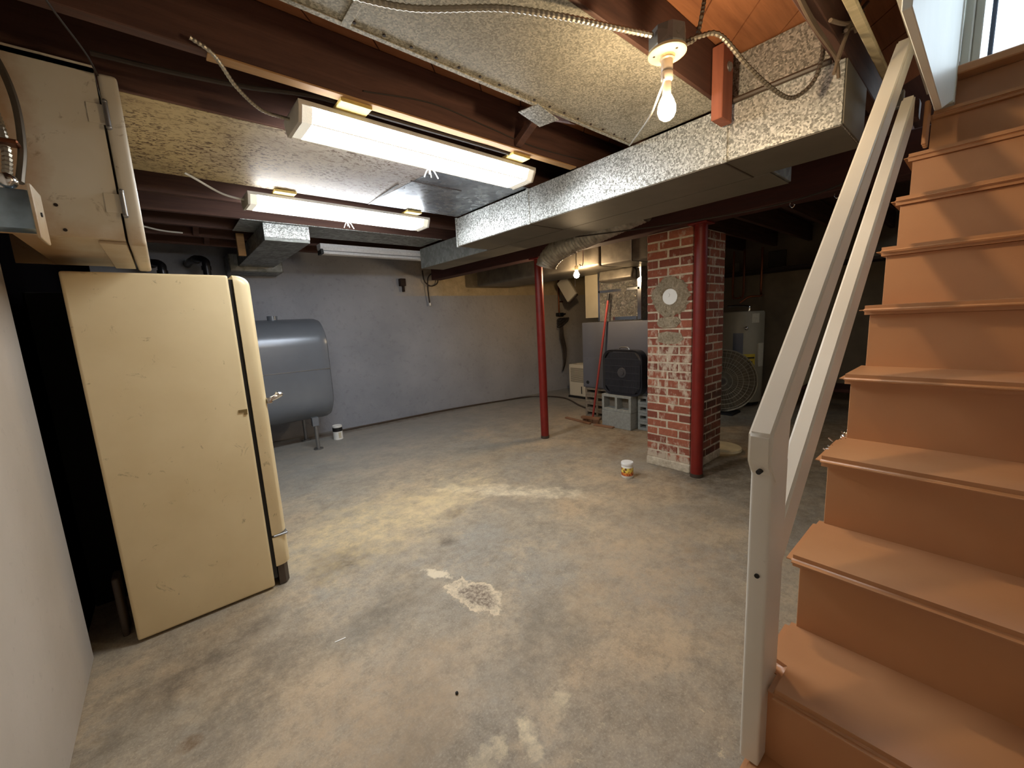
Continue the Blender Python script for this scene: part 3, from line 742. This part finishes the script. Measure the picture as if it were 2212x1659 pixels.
obj('return_plenum', B().box(4.30, 4.75, 3.22, 3.50, 1.30, 1.85, .004), 'heater', fu)
tag(obj('flue_pipe', B().cyl((4.30, 2.50, 1.25), (4.30, 2.50, 1.86), .045, n=24), 'black', smooth=True), 'black vertical flue pipe between the foil plenum and the column', 'pipe')
tag(obj('vent_sleeve', B().cyl((4.24, 2.40, 1.25), (4.24, 2.40, 1.55), .04, n=20).cyl((4.24, 2.40, 1.26), (4.24, 2.40, 1.29), .048, n=20), 'foil', smooth=True), 'short shiny metal sleeve on the furnace top at its right edge', 'pipe')

def block_cinder(x0, y0, z0, lx, ly, lz, mat, lab, hole='x', cols=2, gp='concrete blocks under the furnace'):
    """hollow block; holes run along the hole axis"""
    t = thing('concrete_block', lab, 'block', (x0+lx/2, y0+ly/2, z0), gp)
    b = B(); w_ = .03
    if hole == 'x':
        b.box(x0, x0+lx, y0, y0+ly, z0, z0+w_, .002).box(x0, x0+lx, y0, y0+ly, z0+lz-w_, z0+lz, .002)
        seg = (ly-w_*(cols+1))/cols; y = y0
        for i in range(cols+1):
            b.box(x0, x0+lx, y, y+w_, z0+w_, z0+lz-w_); y += seg+w_
    else:
        b.box(x0, x0+lx, y0, y0+ly, z0, z0+lz, .004)
    obj('shell', b, mat, t)
    if hole == 'x': obj('web', B().box(x0+lx*.55, x0+lx*.6, y0+.01, y0+ly-.01, z0+.01, z0+lz-.01), 'cinder2', t)
    return t
block_cinder(3.91, 2.565, 0, .20, .40, .198, 'cinder', 'lower solid-faced grey concrete block below the box fan', 'none')
block_cinder(3.91, 2.560, .20, .20, .40, .197, 'cinder', 'upper hollow grey concrete block directly under the box fan')
i = 0
for z, lab in ((0, 'bottom'), (.1, 'second from bottom'), (.2, 'third from bottom'), (.3, 'topmost')):
    block_cinder(4.16, 3.04, z, .30, .38, .098, 'cinder2', lab+' thin hollow block in the left stack under the furnace')
    block_cinder(4.02, 2.30, z, .30, .24, .098, 'cinder', lab+' thin hollow block in the right stack beside the column')
fp = B().box(3.93, 4.09, 2.33, 2.55, 0, .02); fp.bm.free()

fn = thing('box_fan', 'black square box fan with rounded corners on the concrete blocks', 'fan', (3.99, 2.68, .397))
def rrect(cy, cz, h, r, n=6):
    P = []
    for (sy, sz, a0) in ((1,1,0),(-1,1,90),(-1,-1,180),(1,-1,270)):
        for i in range(n+1):
            a = math.radians(a0+90*i/n); P.append((cy+sy*(h-r)+r*math.cos(a), cz+sz*(h-r)+r*math.sin(a)))
    return P
CY, CZ, HH = 2.69, .662, .262
o1 = rrect(CY, CZ, HH, .11); o2 = rrect(CY, CZ, HH-.022, .095)
t = bmesh.new()
L = [[t.verts.new((x, y, z)) for y, z in o] for x, o in ((3.935, o2), (3.927, o1), (4.035, o1), (4.03, o2))]
for A, Bq in zip(L, L[1:]+L[:1]):
    for k in range(len(A)): t.faces.new((A[k], A[(k+1) % len(A)], Bq[(k+1) % len(A)], Bq[k]))
bmesh.ops.recalc_face_normals(t, faces=t.faces[:]); b = B(); b.add(t); obj('frame', b, 'fan', fn, smooth=True)
b = B()
for k in range(47):
    y = CY-.232+k*.0101; q = abs(y-CY); hz = .236-(max(0, q-.16)*1.2)
    b.box(3.929, 3.937, y-.0026, y+.0026, CZ-hz, CZ+hz)
for z in (-.16, -.08, 0, .08, .16): b.box(3.929, 3.933, CY-.236, CY+.236, CZ+z-.002, CZ+z+.002)
obj('front_grille', b, 'grillewire', fn)
obj('grille_hub', B().lathe([(.0, -.008), (.028, -.008), (.03, 0), (.055, .0), (.06, .006), (.0, .006)], (3.926, CY, CZ), Matrix.Rotation(PI/2, 4, 'Y')).cyl((3.919, CY, CZ), (3.93, CY, CZ), .012), 'fanblade', fn, smooth=True)
for k in range(5):
    a = 2*PI*k/5
    t = bmesh.new(); vs = []
    for (rr, da, dx) in ((.05, -.25, .0), (.21, -.42, .0), (.215, .1, .03), (.18, .42, .05), (.05, .35, .03)):
        vs.append(t.verts.new((3.96+dx, CY+rr*math.cos(a+da), CZ+rr*math.sin(a+da))))
    t.faces.new(vs); r_ = bmesh.ops.extrude_face_region(t, geom=t.faces[:]); bmesh.ops.translate(t, vec=(.003, 0, 0), verts=[e for e in r_['geom'] if isinstance(e, bmesh.types.BMVert)])
    bmesh.ops.recalc_face_normals(t, faces=t.faces[:]); b = B(); b.add(t); obj('blade', b, 'darkblade', fn)
obj('motor', B().cyl((3.96, CY, CZ), (4.02, CY, CZ), .05), 'fan', fn, smooth=True)
obj('carry_handle', B().tube([(3.98, CY+.07, CZ+HH), (3.98, CY+.05, CZ+HH+.025), (3.98, CY-.05, CZ+HH+.025), (3.98, CY-.07, CZ+HH)], .008, 8), 'steel', fn, smooth=True)

br = thing('push_broom', 'red handled push broom leaning against the furnace', 'broom', (3.94, 3.16, 0))
obj('handle', B().cyl((3.955, 3.14, .07), (4.135, 3.015, 1.50), .0135, n=14), 'redbroom', br, smooth=True)
obj('grip', B().cyl((4.135, 3.015, 1.50), (4.145, 3.008, 1.58), .0175, n=14), 'black', br, smooth=True)
obj('head', B().box(3.90, 3.96, 3.02, 3.28, .045, .075, .006, 2, Matrix.Rotation(.15, 4, 'Z')), 'broomwood', br, smooth=True)
b = B()
for i in range(26):
    for j in range(4):
        x = 3.912+j*.012; y = 3.03+i*.0095
        b.cyl((x, y, .047), (x+random.uniform(-.008,.008), y+random.uniform(-.006,.006), .0), .0028, n=4, caps=False)
o = obj('bristles', b, 'broomwood', br); o['kind'] = 'stuff'
tag(obj('wood_scrap', B().box(3.86, 3.90, 3.10, 3.55, 0, .022, .003, 1, Matrix.Rotation(-.12, 4, 'Z')), 'broomwood'), 'narrow wood strip on the floor under the broom head', 'wood strip')
tag(obj('wood_scrap', B().box(3.84, 3.90, 2.78, 3.04, 0, .016, .003, 1, Matrix.Rotation(.1, 4, 'Z')), 'broomwood'), 'flat wood scrap on the floor before the concrete blocks', 'wood strip')

dh = thing('dehumidifier', 'cream plastic dehumidifier on the floor left of the furnace', 'dehumidifier', (5.2, 4.36, 0))
obj('body', B().box(5.06, 5.36, 4.12, 4.50, .03, .56, .02, 3), 'dehum', dh, smooth=True)
obj('intake_grille', B().box(5.052, 5.061, 4.16, 4.46, .27, .50, .003), 'grille', dh)
b = B()
for k in range(14): b.box(5.048, 5.053, 4.165, 4.455, .28+k*.0155, .284+k*.0155)
obj('grille_slats', b, 'dehum', dh)
obj('bucket_slot', B().box(5.055, 5.062, 4.225, 4.24, .08, .20), 'black', dh)
obj('top_handle', B().box(5.12, 5.28, 4.24, 4.38, .56, .572, .004), 'dehum', dh)
obj('base', B().box(5.05, 5.40, 4.10, 4.52, 0, .03, .005), 'black', dh)

# wall clutter behind the lone post
lt = thing('tilted_panel', 'tilted cream light shade leaning on pipes below the rear bulb', 'panel', (5.0, 4.45, 1.65))
obj('shade', B().box(5.02, 5.06, 4.36, 4.58, 1.60, 1.98, .006, 2, Matrix.Rotation(-.62, 4, 'X')), 'dehum', lt, smooth=True)
obj('back', B().box(5.06, 5.10, 4.37, 4.57, 1.58, 1.94, .006, 2, Matrix.Rotation(-.62, 4, 'X')), 'rubberbase', lt, smooth=True)
tag(obj('wall_pipe', B().cyl((5.52, 5.10, 1.35), (5.52, 5.10, 2.15), .014, n=10).cyl((5.66, 5.10, 1.85), (5.66, 5.10, 2.15), .012, n=10).cyl((5.52, 5.10, 1.85), (5.66, 5.10, 1.85), .012, n=10).cyl((5.52, 5.10, 1.62), (5.62, 5.10, 1.62), .012, n=10), 'copper', smooth=True), 'rusty thin pipes branching down the tan far wall', 'pipe')
ch = thing('hanging_hose', 'coiled dark cord and hose hanging on the far wall from a bracket', 'hose', (5.52, 5.07, 1.35))
b = B()
for k in range(5):
    rr = .11+.012*k
    b.tube([(5.52+rr*math.cos(a), 5.05-.01*k, 1.29-.012*k+(.035+.012*k)*math.sin(a+.5*k)) for a in [2*PI*i/14 for i in range(15)]], .009, 6, .03)
obj('coil', b, 'cloth_wire', ch, smooth=True)
b = B()
for k in range(4):
    b.tube([(5.48+.02*k, 5.05, 1.24), (5.47+.03*k, 5.05, 1.0), (5.53+.03*k, 5.05, .75), (5.54+.015*k, 5.05, .5), (5.50, 5.05, .36)], .013, 6, .04)
obj('tail', b, 'rubberbase', ch, smooth=True)
obj('bracket', B().box(5.47, 5.58, 5.04, 5.14, 1.36, 1.42, .004).cyl((5.44, 5.06, 1.37), (5.64, 5.06, 1.40), .012), 'black', ch)

obj('hanger', B().tube([(5.06, 4.52, 1.90), (5.06, 4.50, 2.10), (5.06, 4.50, 2.19)], .004, 6), 'copper', lt)
# rear bulb
rb = thing('bare_bulb', 'small glowing bare bulb hanging by the trunk duct behind the lone post', 'light bulb', (3.52, 3.0, 1.84))
RB = Vector((3.53, 2.985, 1.775))
obj('glass', B().lathe([(0,-.032),(.018,-.028),(.029,-.012),(.031,.004),(.024,.024),(.014,.042),(.013,.052),(0,.052)], RB, n=24), 'bulb2', rb, smooth=True)
obj('socket', B().cyl(RB+Vector((0,0,.052)), RB+Vector((0,0,.10)), .019, n=16), 'porcelain', rb, smooth=True)
obj('cord', B().tube([RB+Vector((0,0,.10)), RB+Vector((.01,.01,.2)), RB+Vector((.02,.0,.34)), RB+Vector((.02,0,.58))], .004, 6), 'cloth_wire', rb)
obj('pull_chain', B().tube([RB+Vector((-.02,.0,.09)), RB+Vector((-.025,0,-.06)), RB+Vector((-.025,0,-.12))], .0018, 5), 'chrome', rb)
tag(obj('hook', B().tube([(3.58, 2.86, 2.2), (3.58, 2.92, 2.05), (3.58, 2.93, 1.90), (3.57, 2.95, 1.87), (3.57, 2.97, 1.89)], .006, 8), 'chrome', smooth=True), 'bright metal hook hanging beside the rear bulb', 'hook')

# ------------------------------------------------------------ water heater corner
wh = thing('water_heater', 'beige cylindrical water heater standing behind the brick column', 'water heater', (6.12, 2.17, 0))
HX, HY, HR = 6.05, 2.20, .265
obj('tank', B().lathe([(0,.06),(HR-.01,.06),(HR,.07),(HR,1.26),(HR-.012,1.28),(0,1.285)], (HX,HY,0), n=48), 'heater', wh, smooth=True)
obj('feet', B().cyl((HX,HY,.03),(HX,HY,.06),HR-.03), 'black', wh)
def onheater(ang, w_, z0, z1, mat, nm, d=.004, lab=None):
    r = HR+.001; n = 6; t = bmesh.new(); a0 = ang-w_/2/HR; L = []
    for i in range(n+1):
        a = a0+w_/HR*i/n
        L.append([t.verts.new((HX+rr*math.cos(a), HY+rr*math.sin(a), z)) for rr, z in ((r, z0), (r+d, z0), (r+d, z1), (r, z1))])
    for A, Bq in zip(L, L[1:]):
        for k in range(4): t.faces.new((A[k], A[(k+1) % 4], Bq[(k+1) % 4], Bq[k]))
    t.faces.new(L[0]); t.faces.new(L[-1][::-1]); bmesh.ops.recalc_face_normals(t, faces=t.faces[:]); b = B(); b.add(t); return obj(nm, b, mat, wh, label=lab)
VA = math.atan2(-HY, -HX)
onheater(VA+.62, .10, 1.13, 1.25, 'label', 'rating_label')
onheater(VA+.35, .16, .46, .72, 'yellow', 'energy_label', .003, 'yellow energy label')
onheater(VA+.35, .14, .66, .68, 'black', 'label_line', .005)
onheater(VA+.33, .10, .60, .625, 'black', 'label_line', .005)
onheater(VA-.15, .12, .66, 1.0, 'furnace', 'access_panel')
onheater(VA+.95, .09, .55, .86, 'label', 'instruction_tag', .02)
obj('relief_valve', B().cyl((HX-.24,HY-.12,1.07),(HX-.30,HY-.17,1.05),.014).sph((HX-.29,HY-.16,1.065),.025), 'chrome', wh, smooth=True)
obj('top_pipes', B().tube([(HX-.05,HY-.1,1.28),(HX-.05,HY-.1,1.34),(HX-.12,HY+.02,1.36),(HX-.2,HY+.12,1.36)], .014, 8), 'chrome', wh, smooth=True)
b = B().tube([(6.1,2.35,2.1),(6.1,2.35,1.52),(6.06,2.30,1.47),(6.02,2.22,1.47),(6.0,2.18,1.52),(6.0,2.18,2.1)], .014, 8).tube([(6.1,2.0,2.1),(6.1,2.0,1.55),(6.05,1.98,1.48),(5.98,2.10,1.47),(5.95,2.2,1.40)], .014, 8).tube([(6.0,2.45,1.3),(6.0,2.45,2.1)], .014, 8)
tag(obj('copper_pipes', b, 'copper', smooth=True), 'looping dark copper pipes above the water heater', 'pipe')
cgx = thing('drum_fan', 'round dusty wire cage fan leaning beside the water heater', 'fan', (5.2, 2.10, 0))
ax = Vector((-.93, -.36, .05)).normalized(); q = ax.to_track_quat('Z', 'Y').to_matrix().to_4x4(); FC = Vector((5.35, 2.16, .42))
b = B()
for rr, zz in ((.395, 0), (.395, -.07), (.36, .03), (.30, .045), (.24, .055), (.18, .06), (.12, .065), (.06, .068)):
    t = B().tube([Vector((rr*math.cos(a), rr*math.sin(a), zz)) for a in [2*PI*i/36 for i in range(37)]], .008 if rr > .39 else .0035, 5, 0)
    bmesh.ops.transform(t.bm, matrix=Matrix.Translation(FC) @ q, verts=t.bm.verts[:]); b.add(t.bm)
for k in range(48):
    a = 2*PI*k/48
    t = B().tube([Vector((.04*math.cos(a), .04*math.sin(a), .069)), Vector((.2*math.cos(a), .2*math.sin(a), .06)), Vector((.36*math.cos(a), .36*math.sin(a), .03)), Vector((.395*math.cos(a), .395*math.sin(a), 0))], .0025, 4, 0)
    bmesh.ops.transform(t.bm, matrix=Matrix.Translation(FC) @ q, verts=t.bm.verts[:]); b.add(t.bm)
obj('cage', b, 'cage', cgx, smooth=True)
obj('shroud', B().lathe([(.392,-.07),(.400,-.07),(.400,0),(.392,0)], FC, q, 40), 'cage', cgx, smooth=True)
obj('backing', B().lathe([(0,-.055),(.385,-.055),(.385,-.06),(0,-.06)], FC, q, 40), 'dustback', cgx)
obj('hub', B().lathe([(0,.075),(.05,.07),(.05,-.05),(0,-.05)], FC, q, 24), 'rubberbase', cgx, smooth=True)
obj('stand', B().box(5.24, 5.50, 1.98, 2.32, 0, .03, .004), 'black', cgx)
sd = tag(obj('sump_cover', B().lathe([(0,.045),(.15,.045),(.175,.038),(.18,.02),(.17,0),(0,0)], (3.86, 1.555, 0), n=36), 'cover', smooth=True), 'round cream cover disc lying on the floor behind the brick column', 'cover')
tag(obj('storage_bin', B().box(6.25,6.55,1.50,1.75,.28,.52,.02,3), 'cover', smooth=True), 'pale yellowish bundle on the low shelf beside the water heater', 'bundle')
tag(obj('low_shelf', B().box(6.2,6.7,.6,1.8,.24,.28,.005).box(6.22,6.26,.62,.66,0,.24).box(6.22,6.26,1.74,1.78,0,.24).box(6.62,6.66,.62,.66,0,.24).box(6.62,6.66,1.74,1.78,0,.24), 'girder'), 'low dark wooden shelf along the back wall behind the handrail', 'shelf')
tag(obj('wall_outlet', B().box(6.70,6.722,2.50,2.60,1.88,2.00,.004,2).cyl((6.698,2.55,1.94),(6.706,2.55,1.94),.025,n=20), 'grille', smooth=True), 'dim round-faced outlet high on the dark back wall', 'outlet')
tag(obj('wall_board', B().box(6.70,6.722,1.90,2.12,1.88,2.10,.003), 'rubberbase'), 'faint tan square board high on the dark back wall', 'board')
tag(obj('storage_shelf', B().box(6.3,6.7,.4,3.2,1.80,1.84,.004), 'darkbrown'), 'dark shelf board high on the back wall', 'shelf')
b = B()
for i in range(70):
    p = Vector((1.95+i*.004, .30+random.uniform(-.012,.012), .915+random.uniform(-.012,.012)))
    b.cyl(p, p+Vector((random.uniform(-.01,.01), random.uniform(-.012,.012), random.uniform(-.015,.015))), .0022, n=4)
t_ = tag(obj('tinsel', b, 'chrome'), 'strand of silver tinsel lying under a stair tread edge', 'tinsel'); t_['kind'] = 'stuff'
t_.location = Vector((1.47, .252, .893))
tag(obj('metal_hanger', B().box(1.91,1.93,.246,.258,1.21,1.30,.002), 'copper'), 'rusty strap hanging below a tread end behind the lower rail', 'strap')

# ------------------------------------------------------------ ceiling lights
def tubelight(x0, y0, x1, yaw, lab, lit=True):
    zt, zb = 2.150, 2.085; L_ = x1-x0
    t = thing('ceiling_light', lab, 'light fixture', (x0, y0, zb), 'wraparound fluorescent lights')
    def T(b): bmesh.ops.rotate(b.bm, cent=(x0, y0, 0), matrix=Matrix.Rotation(yaw, 3, 'Z'), verts=b.bm.verts[:]); return b
    W = .205
    prof = [(0, zt), (.0, zt-.012), (.022, zb), (W-.022, zb), (W, zt-.012), (W, zt)]
    pan = B(); pan.box(x0, x1, y0, y0+W, zt-.008, zt, .001).box(x0, x1, y0-.004, y0, zt-.016, zt).box(x0, x1, y0+W, y0+W+.004, zt-.016, zt); obj('pan', T(pan), 'fixture', t)
    b = B(); b.prism([(y0+u, v) for u, v in [(.002, zt-.009), (.002, zt-.02), (.026, zb), (W-.026, zb), (W-.002, zt-.02), (W-.002, zt-.009)]], YZ, x0+.05, x1-.05)
    obj('lens', T(b), 'tubelens', t)
    for u in (.026, W-.026):
        obj('lens_ridge', T(B().box(x0+.05, x1-.05, y0+u-.004, y0+u+.004, zb-.0015, zb+.003, .001)), 'lensend', t)
    for a, c_ in ((x0+.014, x0+.0495), (x1-.0495, x1-.014)):
        b = B(); b.prism([(y0+u, v) for u, v in [(.002, zt-.009), (.002, zt-.02), (.026, zb), (W-.026, zb), (W-.002, zt-.02), (W-.002, zt-.009)]], YZ, a, c_)
        obj('lens_end', T(b), 'lensend', t)
    for a, c_ in ((x0, x0+.013), (x1-.013, x1)):
        b = B(); b.prism([(y0+u, v) for u, v in [(-.003, zt), (-.003, zt-.022), (.023, zb-.005), (W-.023, zb-.005), (W+.003, zt-.022), (W+.003, zt)]], YZ, a, c_, .001, 1)
        obj('end_cap', T(b), 'fixture', t)
    for dx in (.19, L_-.17):
        obj('shim', T(B().box(x0+dx-.06, x0+dx+.06, y0-.075, y0+.02, zt+.001, zt+.015, .002)), 'shim', t)
    xm = x0+L_*.52; ym = y0+.165
    b = B()
    for (dx, dy, dz) in ((0, .0, -.03), (.02, .01, -.035), (-.02, .01, -.04), (.035, -.01, -.05)):
        b.tube([(xm, ym, zb-.001), (xm+dx*.5, ym+dy, zb-.012), (xm+dx, ym+dy*2, zb+dz)], .003, 5, .006)
    obj('pull_string', T(b), 'wht_wire', t)
    return t
tubelight(.488, 1.70, 1.705, math.radians(.9), 'nearest lit fluorescent ceiling light, seen largest, under the dark joist')
tubelight(.49, 2.90, 1.72, math.radians(1.7), 'second lit fluorescent ceiling light farther back, beyond the speckled sheet')
sl = thing('strip_light', 'unlit white bare fluorescent strip light nearest the far wall', 'light fixture', (1.25, 4.32, 2.08), 'fluorescent strips')
sx0, sx1 = 1.28, 2.50
b = B(); b.prism([(4.30,2.16),(4.30,2.13),(4.32,2.10),(4.40,2.10),(4.42,2.13),(4.42,2.16)], YZ, sx0, sx1); obj('channel', b, 'fixwhite', sl)
for y in (4.325, 4.395):
    obj('tube', B().cyl((sx0+.03, y, 2.08), (sx1-.03, y, 2.08), .016, n=14), 'fixwhite', sl, smooth=True)
for x in (sx0+.012, sx1-.012): obj('socket', B().box(x-.012, x+.012, 4.305, 4.415, 2.06, 2.11, .002), 'black' if x < 2 else 'fixwhite', sl)
for o in [sl]+list(sl.children):
    pass

# ------------------------------------------------------------ bare bulb by the stairs
kb_ = thing('bare_bulb', 'glowing bare bulb in a porcelain lampholder near the stairs', 'light bulb', (1.306, .718, 2.09))
BX, BY = 1.306, .718
tilt = Matrix.Rotation(.0, 4, 'X')
ob = B().lathe([(0,2.112),(.054,2.112),(.056,2.118),(.056,2.165),(.052,2.168),(0,2.168)], (BX,BY,0), n=8)
obj('octagon_box', ob, 'galv_dark', kb_)
obj('lampholder', B().lathe([(0,2.088),(.020,2.088),(.024,2.098),(.052,2.100),(.057,2.104),(.057,2.111),(0,2.111)], (BX,BY,0), n=40), 'porcelain', kb_, smooth=True)
for a in (0.3, 2.4, 4.4): obj('lamp_screw', B().cyl((BX+.04*math.cos(a), BY+.04*math.sin(a), 2.100), (BX+.04*math.cos(a), BY+.04*math.sin(a), 2.0985), .004, n=8), 'darkbrown', kb_)
obj('socket', B().lathe([(0,2.055),(.0155,2.055),(.0175,2.058),(.0175,2.086),(.022,2.089),(0,2.089)], (BX,BY,0), n=24), 'bulbneck', kb_, smooth=True)
obj('switch_adapter', B().lathe([(0,2.025),(.013,2.025),(.018,2.032),(.018,2.052),(.015,2.055),(0,2.055)], (BX,BY,0), n=24), 'bulbneck', kb_, smooth=True)
obj('bulb_neck', B().lathe([(.0135,1.985),(.013,2.0),(.013,2.025)], (BX,BY,0), n=24), 'bulbneck', kb_, smooth=True)
obj('glass', B().lathe([(0,1.915),(.012,1.917),(.022,1.925),(.0275,1.940),(.027,1.955),(.021,1.972),(.0145,1.985),(0,1.986)], (BX,BY,0), n=28), 'bulb', kb_, smooth=True)
cable('pull_cord', [(BX-.016, BY, 2.03), (BX, BY+.03, 1.995), (1.43, .85, 2.01), (1.66, 1.03, 2.085), (1.92, 1.255, 2.158)], .0035, 'wht_wire', 'thin pale cord from the stair bulb to the edge of the metal sheet', 'cord')
cable('armored_cable', [(.25, 1.18, 2.150), (.45, 1.13, 2.148), (.62, 1.06, 2.142), (.80, .92, 2.138), (.95, .84, 2.135), (1.1, .785, 2.138), (1.25, .735, 2.145)], .009, 'bx', 'long armored cable crossing under the wide metal sheet to the bulb box', 'cable', .25, 8, None, .0075)
cable('armored_cable', [(1.36, .70, 2.145), (1.40, .66, 2.160), (1.45, .62, 2.160), (1.57, .585, 2.10), (1.70, .555, 2.06), (1.80, .52, 2.04), (1.86, .48, 2.08), (1.88, .46, 2.14), (1.89, .455, 2.22), (1.87, .46, 2.36)], .008, 'bxdark', 'armored cable looping down from the bulb box before the long duct', 'cable', .25, 8, None, .007)
cable('armored_cable', [(1.36, .69, 2.135), (1.395, .67, 2.16), (1.40, .655, 2.22), (1.41, .64, 2.34)], .007, 'bxdark', 'short armored cable rising behind the bulb box into the joists', 'cable', .25, 8, None, .006)
hb_ = thing('wood_bracket', 'reddish wood block bolted beside the long duct near the bulb', 'wood block', (1.865, .785, 2.07))
obj('block', B().box(1.815, 1.912, .762, .806, 2.075, 2.345, .003), 'block', hb_)
obj('bolt', B().cyl((1.87, .762, 2.275), (1.87, .752, 2.275), .013, n=6).cyl((1.87, .762, 2.275), (1.87, .758, 2.275), .018, n=16), 'steel', hb_)

cable('armored_cable', [(.18, 1.60, 2.185), (.235, 1.615, 2.165), (.30, 1.70, 2.13), (.38, 1.78, 2.115), (.46, 1.82, 2.125), (.494, 1.83, 2.13)], .007, 'bx', 'armored cable dropping from the joist to the left end of the nearest light', 'cable', .25, 8, None, .006)
cable('feed_cable', [(.20, 2.80, 2.166), (.25, 2.83, 2.150), (.36, 2.93, 2.125), (.45, 2.98, 2.12), (.497, 3.01, 2.13)], .006, 'wht_wire', 'pale cable dropping to the left end of the second light')
cable('black_cable', [(-.05, 1.86, 2.19), (.15, 1.83, 2.185), (.35, 1.78, 2.18), (.55, 1.70, 2.175), (.75, 1.68, 2.162), (.92, 1.675, 2.160), (1.15, 1.675, 2.162), (1.35, 1.67, 2.160), (1.56, 1.68, 2.165)], .008, 'cloth_wire', 'long dark cable sagging along the joist above the nearest light')
cable('thin_wire', [(-.13, 1.45, 2.16), (-.10, 1.60, 2.15), (-.06, 1.78, 2.15), (-.044, 1.893, 2.145)], .0028, 'cloth_wire', 'thin dark wire slanting down to the cabinet door corner', 'wire')
cable('white_wire', [(.0, 4.0, 2.12), (.1, 4.05, 2.11), (.22, 4.1, 2.115)], .006, 'wht_wire', 'short white wire stretched under the far joists beside the cabinet', 'wire')
cable('thin_wire', [(.7, 1.612, 2.20), (1.0, 1.612, 2.24), (1.3, 1.611, 2.22), (1.6, 1.611, 2.20), (2.0, 1.611, 2.215)], .003, 'cloth_wire', 'thin wire stapled along the dark joist face behind the nearest light', 'wire')
cable('slack_wire', [(2.6, 2.2, 1.95), (2.75, 1.7, 1.93), (2.9, 1.2, 1.925), (2.98, .8, 1.94), (3.0, .45, 2.0)], .005, 'cloth_wire', 'slack wire drooping along the girder above the brick column', 'wire')
# hanging bundle of old wires beside the duct end
wb = thing('wire_bundle', 'tangled bundle of old cloth wires hanging over the end of the duct', 'wires', (1.8, .38, 2.1))
b = B()
for i, pts in enumerate([[(1.46,.42,2.17),(1.646,.42,2.160),(1.775,.415,2.150),(1.87,.41,2.130),(1.90,.408,2.085)],
                         [(1.40,.42,2.172),(1.60,.42,2.150),(1.76,.41,2.135),(1.85,.40,2.12)],
                         [(2.095,.375,2.387),(1.921,.375,2.267),(1.80,.377,2.155),(1.745,.380,2.075),(1.72,.382,2.03)],
                         [(1.937,.375,2.38),(1.861,.373,2.236),(1.813,.375,2.178),(1.75,.38,2.09)],
                         [(2.00,.372,2.385),(1.89,.372,2.262),(1.80,.372,2.17),(1.735,.378,2.07)],
                         [(1.62,.377,2.139),(1.72,.37,2.165),(1.806,.37,2.199),(1.90,.37,2.25),(1.995,.372,2.305)],
                         [(1.88,.365,2.20),(1.84,.365,2.205),(1.80,.368,2.19),(1.77,.37,2.165)]]):
    b.tube(pts, .0058, 6, .012)
obj('wires', b, 'bundle_wire', wb, smooth=True)
b = B()
for k in range(3): b.tube([(1.828+.016*math.cos(a), .374+.014*math.sin(a), 2.19+.008*k+.006*math.cos(a)) for a in [2*PI*i/10 for i in range(11)]], .004, 5, .01)
obj('tie', b, 'bundle_wire', wb, smooth=True)
# boards of the landing frame seen beside the wires
for (x0, x1, y0, y1, z0, mat, lab) in ((1.45, 2.52, .318, .345, 2.155, 'palewood', 'pale board running under the joists beside the handrail top'),
                                   (2.60, 2.66, .27, .80, 2.09, 'joist', 'dark brown board across the joists behind the handrail top')):
    tag(obj('frame_board', B().box(x0, x1, y0, y1, z0, z0+.075 if mat == 'joist' else 2.168, .003), mat), lab, 'board')
tag(obj('clamp', B().box(2.30, 2.33, .285, .33, 2.06, 2.12, .003).cyl((2.29, .30, 2.11), (2.36, .30, 2.13), .01, n=10), 'steel'), 'small metal clamp behind the top end of the handrail', 'clamp')
for i, (x, y, z, lab) in enumerate(((3.0, .86, 1.952, 'small metal hook screwed under the girder right of the brick column'), (3.0, .64, 1.952, 'second tiny metal hook under the girder nearer the handrail'))):
    tag(obj('hook', B().tube([(x+.06, y, z+.004), (x+.06, y, z-.02), (x+.06, y-.012, z-.035), (x+.06, y-.022, z-.025), (x+.06, y-.02, z-.012)], .003, 6), 'chrome', smooth=True), lab, 'hook')
# drain hose along the far wall, cables on it
cable('drain_hose', [(1.55, 5.40, .012), (2.2, 5.38, .012), (3.2, 5.33, .012), (4.1, 5.18, .012), (4.7, 5.0, .012), (4.9, 4.5, .012), (4.6, 3.9, .012), (4.45, 3.55, .012)], .012, 'rubberbase', 'brown hose lying along the foot of the far wall', 'hose', 0, 8)
wl = thing('wall_cable_loop', 'loop of old cable hanging from a box on the far wall by the duct end', 'cable', (3.0, 5.3, 1.9))
b = B().tube([(2.95,5.36,2.1),(2.96,5.34,1.95),(3.05,5.33,1.88),(3.16,5.33,1.92),(3.17,5.33,2.0),(3.10,5.33,2.06),(3.02,5.33,2.0),(3.0,5.33,1.85),(3.02,5.345,1.62)], .009, 6, .02)
obj('loop', b, 'cloth_wire', wl, smooth=True)
obj('box', B().box(2.60, 2.68, 5.36, 5.43, 1.88, 1.98, .004).box(2.63, 2.655, 5.36, 5.40, 1.80, 1.88), 'darkbrown', wl)
obj('plug', B().cyl((3.02,5.34,1.60),(3.02,5.34,1.64),.014), 'tub', wl)
tag(obj('wall_switch', B().box(4.1, 4.15, 5.22, 5.26, 1.94, 2.04, .004), 'porcelain'), 'small cream wall box high on the tan far wall left of the post', 'switch')
# debris
for (x, y, r, lab) in ((.393, 1.692, .022, 'tiny white stick lying on the floor left of the patch'),):
    tag(obj('chip', B().box(x-r, x+r, y-.003, y+.003, 0, .003, .001, 1, Matrix.Rotation(-.15, 4, 'Z')), 'tub'), lab, 'stick')
tag(obj('pebble', B().sph((.62, 1.13, .004), .006, n=8), 'black'), 'small dark pebble on the open floor in the foreground', 'pebble')
